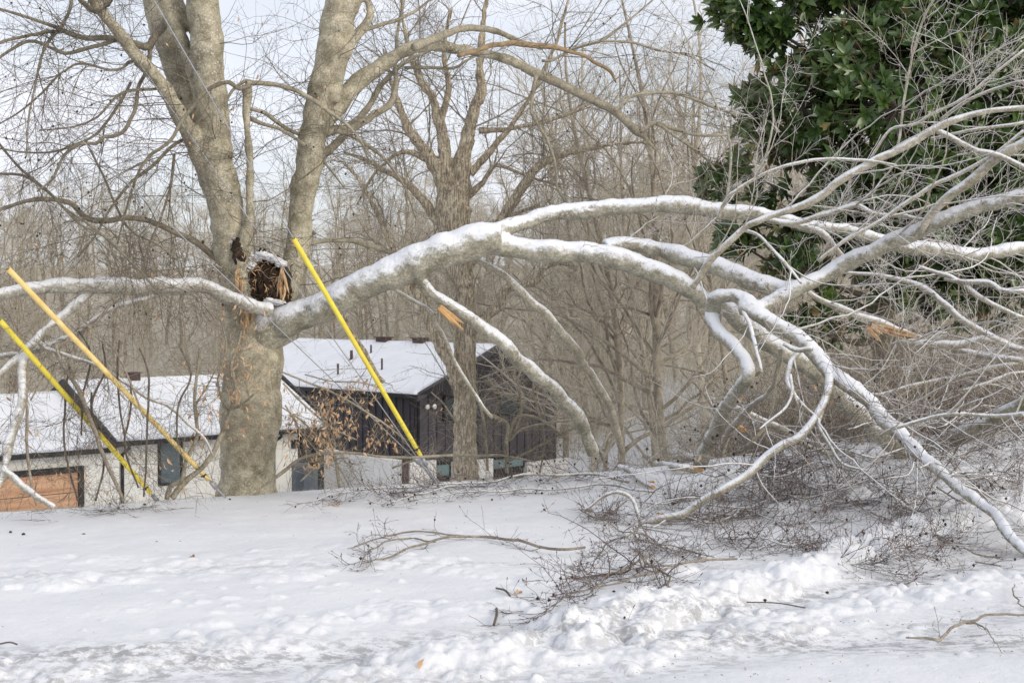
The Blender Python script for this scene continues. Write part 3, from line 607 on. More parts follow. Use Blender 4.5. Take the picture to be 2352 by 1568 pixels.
BL = []       # smaller traced boughs: (name part, depth, points)
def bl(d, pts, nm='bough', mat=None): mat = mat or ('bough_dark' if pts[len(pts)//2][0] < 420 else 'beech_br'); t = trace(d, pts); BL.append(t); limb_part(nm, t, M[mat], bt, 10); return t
limb_part('bough', b_arch[56:], M['beech_br'], bt, 14); limb_part('bough', b_arch2, M['beech_br'], bt)
limb_part('bough', b_fk1, M['beech_br'], bt); limb_part('bough', b_fk2, M['beech_br'], bt)
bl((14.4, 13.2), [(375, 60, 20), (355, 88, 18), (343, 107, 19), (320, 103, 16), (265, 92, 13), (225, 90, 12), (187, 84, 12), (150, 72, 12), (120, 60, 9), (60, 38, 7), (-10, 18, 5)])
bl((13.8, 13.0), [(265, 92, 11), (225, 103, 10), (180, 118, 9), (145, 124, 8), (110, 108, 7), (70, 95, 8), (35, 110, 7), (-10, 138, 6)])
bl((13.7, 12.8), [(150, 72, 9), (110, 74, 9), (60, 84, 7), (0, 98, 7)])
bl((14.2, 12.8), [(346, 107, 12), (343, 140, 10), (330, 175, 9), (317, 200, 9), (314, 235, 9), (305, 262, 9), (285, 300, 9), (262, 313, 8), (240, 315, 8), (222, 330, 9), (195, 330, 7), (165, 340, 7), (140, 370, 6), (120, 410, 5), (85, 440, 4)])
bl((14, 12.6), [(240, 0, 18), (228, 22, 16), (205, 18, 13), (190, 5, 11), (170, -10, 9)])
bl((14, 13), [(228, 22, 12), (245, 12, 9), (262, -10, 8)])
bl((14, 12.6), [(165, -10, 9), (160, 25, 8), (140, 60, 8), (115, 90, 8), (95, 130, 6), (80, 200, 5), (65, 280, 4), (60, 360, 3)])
bl((BD+.2, 13.0), [(596, 678, 16), (560, 645, 15), (511, 606, 15), (447, 555, 14), (383, 525, 13), (340, 507, 13), (290, 500, 13), (240, 506, 14), (200, 500, 12), (160, 468, 12), (100, 458, 11), (50, 466, 9), (-10, 485, 8)])
bl((13.9, 13.2), [(572, 196, 12), (550, 204, 10), (523, 187, 10), (486, 200, 10), (452, 234, 10), (418, 279, 9), (391, 323, 8), (340, 360, 7), (312, 408, 6), (290, 480, 5), (270, 560, 4)])
bl((14.3, 14.6), [(566, 192, 14), (584, 189, 12), (639, 195, 11), (679, 207, 10), (730, 238, 10), (768, 265, 9), (810, 300, 6), (850, 360, 4)])
bl((14.3, 14.4), [(512, 250, 6), (533, 211, 7), (564, 186, 8), (584, 189, 7)])
bl((14.4, 14.9), [(574, 272, 12), (600, 282, 9), (650, 300, 8), (700, 335, 7), (745, 375, 6), (790, 430, 4)])
bl((14.4, 15.0), [(574, 250, 8), (610, 262, 9), (650, 290, 9), (690, 310, 8), (715, 330, 7)])
bl((15.2, 16.4), [(1412, 254, 9), (1433, 235, 8), (1453, 221, 8), (1501, 212, 8), (1552, 214, 8), (1577, 223, 7), (1620, 239, 7), (1667, 256, 6), (1695, 263, 5)])
bl((16.2, 16.6), [(1470, 302, 12), (1480, 296, 11), (1501, 282, 10), (1525, 289, 12), (1548, 297, 10), (1595, 308, 8), (1640, 312, 7), (1678, 311, 5)])
bl((16.2, 16.6), [(1510, 286, 8), (1523, 294, 7), (1577, 331, 6), (1613, 356, 6), (1645, 392, 4)])
bl((15.6, 15.6), [(1232, 172, 10), (1225, 204, 9), (1222, 230, 8), (1223, 262, 8), (1239, 292, 7), (1262, 333, 7), (1276, 380, 6), (1280, 432, 5), (1300, 466, 4)])
bl((15.2, 16.2), [(1052, 129, 9), (1090, 118, 11), (1133, 105, 12), (1195, 100, 13), (1246, 108, 12), (1297, 117, 10), (1337, 124, 8), (1365, 143, 9), (1402, 163, 9), (1415, 190, 4)], 'broken_branch', 'torn_br')
bl((16, 16.6), [(1246, 140, 7), (1270, 138, 6), (1310, 118, 7), (1380, 95, 7), (1430, 60, 5), (1500, 0, 4)])
bl((16, 16.6), [(1380, 95, 5), (1440, 95, 6), (1500, 112, 6), (1570, 125, 5), (1640, 160, 4)])
bl((15.6, 16), [(929, 156, 8), (990, 156, 8), (1042, 158, 7), (1072, 139, 6), (1110, 120, 4)])
bl((15, 15.6), [(831, 70, 10), (880, 55, 9), (930, 40, 8), (975, 10, 6), (1000, -15, 5)])
bl((14.8, 15.4), [(770, 300, 12), (800, 310, 10), (840, 330, 9), (890, 372, 7), (930, 430, 5), (955, 500, 4)])
bl((14.3, 13.4), [(440, 310, 8), (395, 335, 8), (350, 380, 8), (300, 420, 7), (260, 470, 6), (220, 540, 5), (180, 590, 4)])
bl((14, 13.2), [(300, 190, 7), (270, 245, 7), (225, 300, 6), (180, 330, 6), (120, 350, 5), (50, 350, 4), (-10, 340, 4)])
bl((14, 13.2), [(400, 200, 8), (350, 205, 7), (300, 208, 7), (262, 225, 6), (220, 270, 5), (170, 290, 4), (90, 300, 3)])
bl((14, 13.0), [(340, 150, 8), (300, 142, 8), (282, 155, 7), (250, 160, 6), (190, 145, 6), (150, 160, 5), (90, 220, 5), (40, 260, 4), (-10, 290, 3)])
bl((13.6, 12.4), [(-10, 320, 5), (40, 380, 6), (95, 430, 7), (150, 480, 6), (210, 520, 6), (300, 600, 5), (370, 680, 4)])
bl((13.6, 12.4), [(-10, 398, 6), (50, 405, 6), (110, 440, 6), (180, 510, 5), (260, 560, 5), (330, 640, 4)])
bl((13.8, 12.8), [(200, 330, 6), (235, 400, 5), (262, 460, 6), (300, 530, 5), (360, 560, 5), (410, 600, 4)])
bl((14.2, 13.6), [(400, 355, 7), (390, 440, 6), (370, 500, 5), (340, 570, 5), (320, 660, 4)])
bl((14.9, 15.4), [(700, 535, 16), (715, 533, 10), (722, 536, 8)], 'branch_stub', 'beech')
bl((14.9, 16.0), [(712, 560, 10), (760, 551, 12), (810, 556, 12), (860, 568, 12), (900, 582, 10), (940, 600, 6)])
# hanging broken stub near the yellow guard
bl((14.8, 14.5), [(760, 640, 4), (795, 735, 8), (805, 765, 10), (832, 800, 13), (845, 835, 13), (862, 858, 12), (881, 876, 10)], 'hanging_stub', 'oak')
# sprays
P0, R0 = stack(BL)
P1, R1 = spawn(P0, R0, 460, (0.5, 1.9), 0.9, 9, 0.15, (0, 0, -0.12), (0, 0, -0.03), (0.15, 1), 0.0042, 0.002, zig=0.06)
P2, R2 = spawn(P1, R1, 2300, (0.2, 0.8), 0.8, 6, 0.16, (0, 0, -0.05), (0, 0, 0), (0.1, 1), 0.004, 0.0015, zig=0.08)
P3, R3 = spawn(P2, R2, 5200, (0.08, 0.3), 0.8, 4, 0.14, (0, 0, 0.05), (0, 0, 0), (0.1, 1), 0.006, 0.0014)
# long thin shoots off the stems, mostly left and in front
Ps, Rs = stack([b_L, b_L2, b_LL, b_R, b_S, b_fk1, b_fk2])
Q1, W1 = spawn(Ps, Rs, 190, (0.6, 2.4), 1.1, 10, 0.16, (0, -0.2, -0.1), (0, 0, -0.02), (0.1, 0.9), 0.0035, 0.002, rfac=0.2, zig=0.06)
Q2, W2 = spawn(Q1, W1, 1100, (0.2, 0.7), 0.8, 6, 0.16, (0, 0, 0), (0, 0, 0), (0.1, 1), 0.006, 0.0016, zig=0.08)
Q3, W3 = spawn(Q2, W2, 1600, (0.08, 0.25), 0.8, 4, 0.14, t=(0.1, 1), rr=0.006, rmin=0.0014)
twigs_part('twigs', [(P1, R1), (P2, R2, 1), (P3, R3, 1), (Q1, W1), (Q2, W2, 1), (Q3, W3, 1)], None, bt, 3, 'stuff', [M['bough_dark'], M['twig_dark']])
c, _ = tips(P3, 260); V, f = balls(c, 0.011); o = obj('husks', V, [f], M['husk'], bt, smooth=False); o['kind'] = 'stuff'
c, _ = tips(Q3, 60); leafpart(bt, c, 40, 0.055)
# rotten crotch: hollow, torn heartwood, snow caught in it
def blob(g, c, r, m=0, seed=0, amp=0.35, nu=20, nv=14, fr=7):
    th = np.linspace(0, 2*math.pi, nu, endpoint=False)[None]; ph = np.linspace(0.02, math.pi-0.02, nv)[:, None]
    D = np.stack([np.sin(ph)*np.cos(th), np.sin(ph)*np.sin(th), np.cos(ph)*np.ones_like(th)], -1)
    k = 1+amp*(vn2(D[..., 0]*fr/3+seed+5*D[..., 2], D[..., 1]*fr/3+seed*1.7+3*D[..., 2])-.5)*2
    V = np.array(c)+D*k[..., None]*np.array(r); i = np.arange(nv-1)[:, None]*nu; j = np.arange(nu)[None]; j2 = (j+1) % nu
    g.add(V.reshape(-1, 3), [np.stack([i+j, i+nu+j, i+nu+j2, i+j2], -1).reshape(-1, 4)], m)
px = BD/F
g = G(); blob(g, pw(608, 650, BD-.1), (47*px, 0.15, 60*px), 0, 3, 0.4, 48, 36, 16); blob(g, pw(628, 668, BD-.12), (36*px, 0.15, 56*px), 0, 7, 0.35, 30, 24, 16)
for k in range(240):
    u = 610+44*RNG.normal()*.6; v = RNG.uniform(598, 704); p = pw(u, v, BD-.31+RNG.uniform(0, .1)); w_ = RNG.normal(size=3)*np.array([.05, .02, .05]); g.tubes(cr(np.array([p, p+w_*.5+RNG.normal(size=3)*.012, p+w_+np.array([0, 0, -.05])]), 5), np.array([1, 1, .8, .6, .2])*RNG.uniform(.0015, .007), 4, m=int(RNG.random() < .28))
g.obj('rotten_heartwood', [M['rot'], M['torn']], bt)
g = G()
for u, v, ln, w in ((548, 640, 60, 9), (556, 665, 50, 8), (566, 690, 26, 8), (650, 650, 70, 11), (643, 668, 50, 10), (562, 712, 40, 11), (574, 728, 40, 10), (560, 745, 44, 8)):
    g = G()
    for q in range(6):
        a = pw(u+RNG.normal()*4, v-ln/2+RNG.normal()*5, BD-.36+.03*q); b = pw(u+RNG.normal()*6, v+ln/2+RNG.normal()*6, BD-.34+.03*q); g.tubes(cr(np.array([a, (a+b)/2+RNG.normal(size=3)*.014, b]), 6), np.array([.1, .6, 1, .8, .5, .02])*w*.35*px, 5)
    g.obj('torn_wood', M['torn'], bt)

g = G(); blob(g, pw(551, 577, BD-.28), (19*px, 0.07, 32*px), 0, 5, 0.25, 24, 18); g.obj('hollow', M['rot'], bt)
g = G()
for u, v, a, b in ((585, 592, 14, 10), (600, 588, 17, 12), (575, 610, 12, 12), (562, 622, 9, 7), (618, 590, 13, 9), (632, 598, 14, 10), (645, 606, 12, 9), (572, 585, 8, 12), (536, 560, 5, 12), (543, 548, 8, 5), (632, 694, 18, 8), (618, 690, 10, 7)): g = G(); blob(g, pw(u, v, BD-.22 if v < 650 else BD-.33), (a*px*1.15, .07, b*px*.8), 0, u, 0.42, 26, 18, 12); g.obj('snow_patch', M['snow'], bt)


# --- broken limb that fell to the right
fr_ = root('fallen_limb', tuple(pw(2088, 1045, 16.2)), 'huge forked iced beech limb torn from the crotch, arching down to the ground at right', 'fallen limb')
f_a = trace((14.62, 14.5, 14.3, 14.0, 13.9, 13.9), [(574, 860, 60), (588, 805, 90), (612, 764, 92), (634, 743, 86), (662, 732, 76), (700, 719, 70), (760, 697, 72), (820, 664, 72), (880, 636, 74), (940, 610, 76), (1000, 585, 76), (1060, 562, 80), (1110, 548, 82), (1150, 545, 66)])
f_up = trace((13.95, 14.6, 15.3), [(1110, 540, 50), (1160, 523, 38), (1200, 512, 36), (1250, 496, 37), (1330, 482, 40), (1400, 476, 38), (1480, 472, 38), (1560, 470, 42), (1600, 478, 42), (1660, 488, 38), (1720, 490, 32), (1780, 500, 28), (1841, 514, 27), (1900, 520, 27), (1955, 530, 28), (2024, 550, 30), (2080, 568, 32), (2138, 572, 34), (2206, 583, 34), (2275, 581, 32), (2352, 570, 32), (2400, 565, 30)])
f_low = trace((13.95, 14.0, 14.6, 16.0), [(1100, 552, 66), (1180, 568, 52), (1250, 576, 50), (1330, 578, 48), (1400, 588, 52), (1450, 602, 52), (1500, 622, 50), (1550, 645, 48), (1590, 668, 46), (1630, 692, 40), (1673, 712, 40), (1705, 745, 46), (1750, 775, 44), (1796, 802, 44), (1841, 830, 44), (1887, 870, 44), (1933, 918, 46), (1978, 955, 46), (2024, 996, 46), (2056, 1023, 46), (2090, 1053, 40)])
f_mid = trace((14.1, 14.3, 13.9, 13.6), [(1390, 566, 30), (1430, 560, 32), (1480, 566, 36), (1520, 573, 38), (1600, 595, 42), (1680, 625, 44), (1740, 650, 46), (1800, 667, 46), (1850, 663, 40)])
f_2 = trace((13.4, 13.5, 13.0, 12.6), [(1700, 712, 24), (1727, 709, 30), (1773, 691, 34), (1841, 656, 36), (1910, 625, 38), (1978, 590, 40), (2047, 557, 38), (2115, 531, 38), (2161, 508, 36), (2210, 489, 36), (2270, 468, 36), (2352, 448, 36), (2400, 438, 34)])
f_loop = trace((14.0, 13.6, 13.4), [(1650, 775, 20), (1640, 740, 36), (1634, 712, 38), (1638, 690, 38), (1660, 679, 34), (1690, 679, 34), (1712, 690, 42), (1722, 708, 46)])
f_4 = trace((13.4, 12.4, 10.4), [(1715, 700, 46), (1752, 728, 38), (1800, 754, 36), (1841, 777, 36), (1878, 818, 38), (1905, 850, 38), (1933, 873, 38), (1969, 900, 38), (2001, 932, 38), (2033, 968, 36), (2070, 1000, 34), (2101, 1032, 31), (2138, 1064, 29), (2183, 1105, 27), (2229, 1142, 26), (2275, 1174, 26), (2298, 1197, 26), (2318, 1228, 26), (2352, 1262, 24), (2400, 1300, 20)])
f_9 = trace((13.9, 14.2, 15.5), [(960, 625, 40), (964, 643, 26), (1000, 678, 25), (1039, 702, 27), (1079, 730, 29), (1118, 757, 31), (1158, 785, 31), (1190, 825, 33), (1229, 856, 33), (1269, 888, 33), (1297, 920, 33), (1324, 955, 32), (1342, 990, 30), (1362, 1040, 28)])
f_10 = trace((14.0, 14.6, 16.2), [(1075, 580, 24), (1090, 593, 15), (1138, 619, 16), (1178, 650, 18), (1237, 706, 20), (1277, 750, 20), (1316, 793, 20), (1336, 825, 18), (1360, 864, 18), (1395, 925, 18), (1412, 965, 17), (1430, 1040, 15)])
fused('main_limb', [f_a, f_up, f_low, f_mid, f_2, f_loop, f_4, f_9], M['iced'], fr_, 0.013)
FL = [f_up, f_low, f_mid, f_2, f_4]; FB = []
def fb(d, pts, nm='branch', mat='iced_br', keep=True):
    t = trace(d, pts); (FB.append(t) if keep else None); limb_part(nm, t, M[mat], fr_, 12); return t
limb_part('branch', f_10, M['iced_br'], fr_)
fb((13.95, 14.6), [(895, 655, 12), (905, 664, 8), (940, 686, 9), (984, 714, 10), (1004, 750, 10), (1019, 769, 9), (1043, 825, 9), (1079, 888, 9), (1110, 936, 9), (1130, 959, 8)])
fb((13.4, 13.0, 12.6), [(1591, 660, 17), (1605, 640, 15), (1627, 604, 15), (1664, 567, 15), (1705, 526, 15), (1735, 506, 16), (1780, 492, 16), (1829, 479, 17), (1883, 454, 18), (1937, 407, 19), (2009, 367, 19), (2081, 335, 19), (2146, 299, 19), (2189, 277, 15), (2261, 256, 13), (2352, 248, 13), (2390, 244, 12)])
fb((12.8, 12.4), [(2146, 299, 15), (2189, 320, 14), (2243, 342, 14), (2283, 356, 13), (2352, 385, 12), (2380, 395, 10)])
fb((13.0, 12.4), [(2110, 535, 18), (2146, 486, 20), (2189, 443, 22), (2243, 407, 23), (2297, 360, 24), (2352, 324, 24), (2390, 300, 24)])
fb((13.3, 12.8), [(1650, 500, 10), (1663, 468, 9), (1685, 439, 8), (1739, 407, 8), (1811, 378, 8), (1901, 364, 8), (1991, 369, 7), (2060, 380, 5)])
fb((13.5, 13.0), [(1790, 515, 12), (1850, 504, 12), (1919, 486, 12), (1966, 475, 12), (2009, 494, 11), (2081, 497, 10), (2124, 504, 8)])
fb((13.2, 12.5), [(1880, 600, 9), (1937, 555, 8), (2027, 504, 9), (2099, 454, 10), (2171, 414, 11), (2225, 389, 10), (2283, 353, 9), (2352, 300, 7)])
fb((13.0, 12.6), [(2030, 365, 7), (2063, 331, 6), (2081, 198, 6), (2099, 115, 5), (2128, 29, 5), (2153, -10, 4)])
fb((13.0, 12.5), [(1995, 372, 7), (2045, 299, 6), (2095, 285, 7), (2153, 256, 7), (2225, 220, 7), (2279, 173, 6), (2352, 115, 6)])
fb((13.0, 12.5), [(2160, 275, 8), (2225, 230, 8), (2315, 194, 8), (2352, 187, 8)])
fb((13.0, 12.6), [(2140, 318, 8), (2175, 310, 8), (2261, 295, 8), (2352, 281, 8)])
fb((13.6, 13.0), [(1705, 526, 9), (1745, 545, 8), (1800, 600, 8), (1840, 650, 6)])
fb((14.6, 14.6), [(1760, 505, 14), (1819, 517, 16), (1887, 535, 16), (1924, 576, 15), (1945, 600, 12)])
fb((15.2, 15.6), [(1850, 668, 12), (1887, 690, 14), (1955, 718, 17), (2024, 745, 18), (2092, 768, 14), (2120, 777, 8)])
fb((15.6, 15.0), [(2050, 790, 6), (2074, 786, 17), (2138, 791, 20), (2206, 791, 20), (2275, 782, 17), (2352, 804, 16)])
fb((15.6, 15.2), [(2190, 800, 12), (2240, 812, 14), (2290, 820, 15), (2352, 829, 15)])
fb((14.6, 14.0), [(1940, 625, 9), (2010, 631, 9), (2070, 645, 12), (2129, 668, 14), (2183, 709, 15), (2229, 745, 15), (2298, 782, 12)])
fb((14.2, 13.8), [(2110, 612, 9), (2161, 627, 11), (2206, 649, 13), (2261, 690, 12), (2352, 731, 11)])
fb((14.1, 13.6), [(2170, 640, 8), (2206, 645, 12), (2266, 649, 14), (2298, 665, 12), (2352, 668, 12)])
f_7 = fb((13.8, 13.1, 14.5), [(1636, 712, 34), (1638, 740, 32), (1654, 765, 31), (1682, 791, 33), (1709, 823, 33), (1716, 864, 31), (1694, 900, 31), (1668, 937, 33), (1650, 978, 34), (1632, 1014, 33), (1609, 1062, 36)], 'branch', 'iced', keep=False)
fb((13.2, 14.8), [(1791, 800, 10), (1791, 827, 12), (1780, 870, 12), (1760, 905, 12), (1727, 932, 15), (1700, 965, 18), (1673, 995, 18), (1655, 1040, 15)])
f_8 = fb((12.9, 12.4, 12.2, 12.4), [(1895, 840, 24), (1905, 864, 20), (1901, 909, 18), (1873, 955, 18), (1841, 996, 18), (1787, 1028, 20), (1750, 1055, 20), (1709, 1096, 20), (1664, 1124, 20), (1613, 1151, 19), (1572, 1178, 18), (1513, 1192, 17), (1472, 1201, 15)])
f_8b = fb((12.4, 12.0), [(1474, 1199, 13), (1468, 1225, 10), (1462, 1245, 9), (1450, 1272, 7), (1425, 1279, 5)])
fb((12.4, 12.6), [(1472, 1202, 10), (1462, 1165, 9), (1450, 1140, 9), (1420, 1130, 9), (1385, 1140, 8), (1350, 1168, 6), (1335, 1168, 5)])
fb((12.8, 12.6), [(1800, 790, 8), (1830, 806, 12), (1865, 800, 12)], keep=False)
fb((12.8, 12.5), [(1841, 803, 9), (1815, 830, 11), (1810, 870, 10), (1825, 900, 9), (1850, 935, 8), (1880, 960, 7)])
fb((12.6, 12.2), [(1815, 860, 8), (1820, 905, 7), (1800, 940, 7), (1770, 965, 6), (1745, 985, 4)])
fb((13.5, 12.8), [(1695, 690, 9), (1715, 730, 10), (1735, 790, 9), (1750, 855, 7)])
fb((13.2, 12.8), [(1905, 905, 9), (1880, 970, 9), (1895, 1010, 8), (1930, 1060, 7), (1990, 1080, 5)])
fb((15.2, 15.8), [(1690, 935, 13), (1750, 965, 14), (1800, 985, 15), (1850, 1020, 13), (1910, 1045, 10)])
fb((15.4, 15.9), [(1730, 970, 12), (1800, 990, 14), (1880, 1020, 14), (1960, 1045, 12)])
fb((15, 14.8), [(2070, 1002, 9), (2100, 985, 10), (2138, 969, 10), (2183, 969, 11), (2240, 975, 10)])
fb((11.4, 10.6), [(2020, 1000, 6), (2047, 987, 8), (2138, 958, 9), (2206, 950, 10), (2290, 956, 10), (2352, 948, 10), (2390, 945, 9)])
fb((15.0, 13.8), [(2105, 1040, 20), (2130, 1022, 30), (2161, 1014, 36), (2206, 1000, 42), (2252, 978, 46), (2298, 955, 42), (2352, 930, 36), (2400, 910, 34)], 'branch', 'iced_log')
fb((16.2, 16.2), [(2060, 1065, 10), (2120, 1070, 11), (2200, 1065, 10), (2300, 1060, 10), (2380, 1050, 9)])
fb((15.5, 15.5), [(1900, 880, 6), (2000, 905, 7), (2090, 885, 8), (2180, 868, 9), (2270, 845, 10), (2360, 828, 10)])
fb((15.5, 15.5), [(2200, 900, 7), (2260, 880, 8), (2320, 860, 8), (2380, 850, 8)])
# cut end, broken ends and splinters
e = f_7[-1]; ax = nrm(f_7[-1, :3]-f_7[-5, :3]); g = G(); g.tubes(np.array([e[:3], e[:3]+ax*.075]), np.array([e[3]*1.0, e[3]*.86]), 14, cap=True); g.obj('cut_face', M['cutwood'], fr_)
def splinter(p0, p1, w, n, parent, mat='cutwood', nm='splinters'):
    g = G(); a = np.array(p0); b = np.array(p1)
    for k in range(n):
        o_ = RNG.normal(size=3)*w*.5; o_[1] *= .4; m_ = (a+b)/2+o_*.7; g.tubes(cr(np.array([a+o_*.4, m_, a+(b-a)*RNG.uniform(.7, 1.05)+o_*.9]), 6), np.array([1, 1, .9, .7, .4, .03])*w*RNG.uniform(.2, .4), 4)
    return g.obj(nm, M[mat], parent)
splinter(pw(1010, 708, 13.9), pw(1064, 757, 13.85), .05, 9, fr_)
splinter(pw(1995, 752, 15.4), pw(2030, 785, 15.4), .07, 9, fr_, 'torn'); splinter(pw(2010, 750, 15.4), pw(2115, 778, 15.3), .05, 8, fr_, 'torn')
splinter(pw(1662, 925, 15.0), pw(1715, 913, 14.9), .05, 7, fr_); splinter(pw(1695, 978, 15.0), pw(1720, 992, 14.9), .05, 6, fr_); splinter(pw(1755, 985, 12.4), pw(1716, 1030, 12.4), .03, 5, fr_, 'beech_br')
# sprays of iced twigs over the fallen crown
PB, RB = stack(FB); cx = PB[:, :, 0].mean(1); hi = PB[:, :, 2].mean(1)
up = (hi > 1.35) & (cx > 1.5)
PU, RU = PB[up], RB[up]; PX, RX = stack([f_2[20:], f_up[60:], f_mid, f_4[:70]])
PU = np.concatenate([PU, PX]); RU = np.concatenate([RU, RX])
m1, q1 = spawn(PU, RU, 100, (0.8, 2.4), 0.65, 14, 0.11, (0.15, -0.05, 0.12), (0, 0, 0.0), (0.05, .9), 0.0062, 0.0035, zig=0.15, tip=.3)
PU = np.concatenate([PU, cr3(m1, PU.shape[1])]); RU = np.concatenate([RU, cr3(q1[..., None], RU.shape[1])[..., 0]])
a1, r1 = spawn(PU, RU, 235, (0.4, 1.5), 0.8, 9, 0.13, (0.1, -0.1, 0.25), (0, 0, 0.02), (0.1, 1), 0.0055, 0.0025, zig=0.07)
a2, r2 = spawn(a1, r1, 1500, (0.15, 0.6), 0.8, 6, 0.15, (0, 0, 0.1), (0, 0, 0), (0.1, 1), 0.007, 0.0022, zig=0.12)
a3, r3 = spawn(a2, r2, 3600, (0.06, 0.22), 0.8, 4, 0.15, (0, 0, 0.0), t=(0.1, 1), rr=0.008, rmin=0.0019)
twigs_part('side_branches', [(m1, q1)], M['iced_br'], fr_, 6, 'stuff'); twigs_part('iced_twigs', [(a1, r1), (a2, r2), (a3, r3)], M['iced_twig'], fr_, 3, 'stuff')
c, d = tips(a3, 1500, t=(.8, 1)); g = G(); p = np.stack([c, c+d*.012, c+d*.03], 1); g.tubes(p, np.tile([.0015, .0045, .0008], (len(c), 1)), 4); o = g.obj('buds', M['red_twig'], fr_); o['kind'] = 'stuff'
# lower sprays, darker, hanging and pressed on the ground
lo = (cx > 0.8) & (hi < 1.6); PD, RD = PB[lo], RB[lo]; PX, RX = stack([f_4[40:]]); PD = np.concatenate([PD, PX]); RD = np.concatenate([RD, RX])
m2, q2 = spawn(PD, RD, 60, (0.7, 2.0), 0.8, 14, 0.10, (0.05, .2, -.05), (0, 0, -.02), (0.05, .9), 0.006, 0.003, zig=0.16, tip=.3)
m2 = press2(m2); PD = np.concatenate([PD, cr3(m2, PD.shape[1])]); RD = np.concatenate([RD, cr3(q2[..., None], RD.shape[1])[..., 0]])
b1, s1 = spawn(PD, RD, 190, (0.3, 1.3), 0.9, 9, 0.14, (0.15, 0.55, 0.0), (0, 0, 0), (0.1, 1), 0.005, 0.0022, zig=0.07)
def press(P, lift=0.01):
    z = ground_z(P[..., 0], P[..., 1])+lift; P = P.copy(); P[..., 2] = np.maximum(P[..., 2], z+0.25*np.abs(np.minimum(P[..., 2]-z, 0))**1.0*0.4); return P
b1 = press(b1); b2, s2 = spawn(b1, s1, 1500, (0.15, 0.6), 0.8, 6, 0.15, (0, 0, 0.03), (0, 0, 0), (0.1, 1), 0.007, 0.002, zig=0.1); b2 = press(b2)
b3, s3 = spawn(b2, s2, 3400, (0.06, 0.22), 0.8, 4, 0.15, t=(0.1, 1), rr=0.008, rmin=0.0017); b3 = press(b3)
twigs_part('low_branches', [(m2, q2)], M['iced_br'], fr_, 6, 'stuff'); twigs_part('lower_twigs', [(b1, s1), (b2, s2, 1), (b3, s3, 1)], None, fr_, 3, 'stuff', [M['iced_twig'], M['red_twig']])
c, _ = tips(b3, 220); V, f = balls(c, 0.012); o = obj('husks', V, [f], M['husk'], fr_, smooth=False); o['kind'] = 'stuff'
c, _ = tips(b3, 14); leafpart(fr_, c, 14, 0.07)
# small hanging twigs under the arch limb, and icicle-like frozen drips
a1, r1 = spawn(*stack([f_a, f_9, f_10, f_low[:50], f_up[:70], f_mid]), 150, (0.15, 0.8), 1.0, 8, 0.16, (0, -0.1, -0.3), (0, 0, -0.02), (0.05, 1), 0.005, 0.0018, rfac=0.2, zig=.08)
a2, r2 = spawn(a1, r1, 500, (0.08, 0.35), 0.8, 5, 0.16, t=(0.1, 1), rr=0.006, rmin=0.0015)
twigs_part('thin_twigs', [(a1, r1), (a2, r2)], M['twig_grey'], fr_, 3, 'stuff')

# --- broken limb lying out to the left
lf = root('fallen_limb', tuple(pw(124, 1160, 12.4)), 'pale frosted limb reaching left from the torn crotch, its branches drooping to the snow', 'fallen limb')
l_1 = trace((14.2, 13.9, 13.2, 12.8), [(622, 712, 36), (595, 706, 34), (567, 697, 34), (520, 680, 34), (477, 660, 34), (443, 651, 34), (383, 655, 34), (320, 659, 36), (256, 653, 37), (192, 657, 36), (128, 657, 34), (64, 666, 32), (0, 678, 28), (-40, 690, 26)])
l_2 = trace((13.3, 12.6), [(215, 662, 22), (196, 680, 19), (170, 706, 20), (132, 740, 20), (94, 778, 22), (64, 802, 22), (30, 832, 18), (-10, 868, 16)])
l_3 = trace((13.9, 12.8), [(470, 662, 16), (440, 668, 14), (383, 674, 12), (320, 691, 12), (264, 708, 14), (226, 730, 14), (183, 759, 14), (128, 783, 14), (64, 806, 14), (0, 818, 11), (-20, 822, 10)])
l_4 = trace((12.8, 12.3), [(62, 800, 22), (53, 830, 22), (47, 891, 20), (38, 968, 21), (17, 1036, 20), (2, 1095, 17), (-20, 1150, 15)])
l_5 = trace((12.4, 12.4), [(5, 1075, 16), (20, 1088, 17), (51, 1113, 17), (89, 1143, 15), (126, 1164, 13)])
fused('limb', [l_1, l_2, l_3, l_4, l_5], M['iced_soft'], lf, 0.011)
LB_ = [l_1, l_2, l_3, l_4]
def lb(d, pts, mat='iced_soft'): t = trace(d, pts); LB_.append(t); limb_part('branch', t, M[mat], lf, 9)
lb((12.9, 13.4), [(90, 785, 11), (98, 798, 10), (149, 815, 9), (213, 836, 8), (264, 862, 8), (341, 913, 8), (383, 930, 8), (426, 968, 7), (469, 1006, 6), (490, 1050, 4)])
lb((12.9, 13.0), [(128, 790, 8), (140, 830, 8), (166, 870, 9), (187, 917, 10), (217, 994, 10), (239, 1049, 9), (264, 1104, 9), (283, 1150, 8)], 'twig_grey')
lb((12.8, 12.6), [(10, 690, 6), (28, 740, 6), (40, 800, 5), (60, 860, 6), (62, 940, 7), (60, 1010, 7), (72, 1110, 6), (84, 1160, 5)], 'twig_grey')
lb((13.2, 12.8), [(250, 700, 6), (215, 745, 6), (175, 760, 5), (120, 830, 5), (70, 920, 4)], 'twig_grey')
lb((13.0, 12.8), [(185, 695, 6), (195, 740, 5), (260, 800, 5), (300, 880, 5), (330, 960, 4)], 'twig_grey')
for u, v1, v2 in ((275, 840, 1010), (235, 850, 1000), (320, 860, 1140), (160, 900, 1150), (210, 960, 1150), (415, 860, 1010), (300, 930, 1120), (180, 820, 1000)):
    lb((13.1, 13.0), [(u, v1-60, 4), (u+RNG.normal()*12, v1, 5), (u+RNG.normal()*16, (v1+v2)/2, 5), (u+RNG.normal()*20, v2, 4)], 'twig_dark')
P0, R0 = stack(LB_)
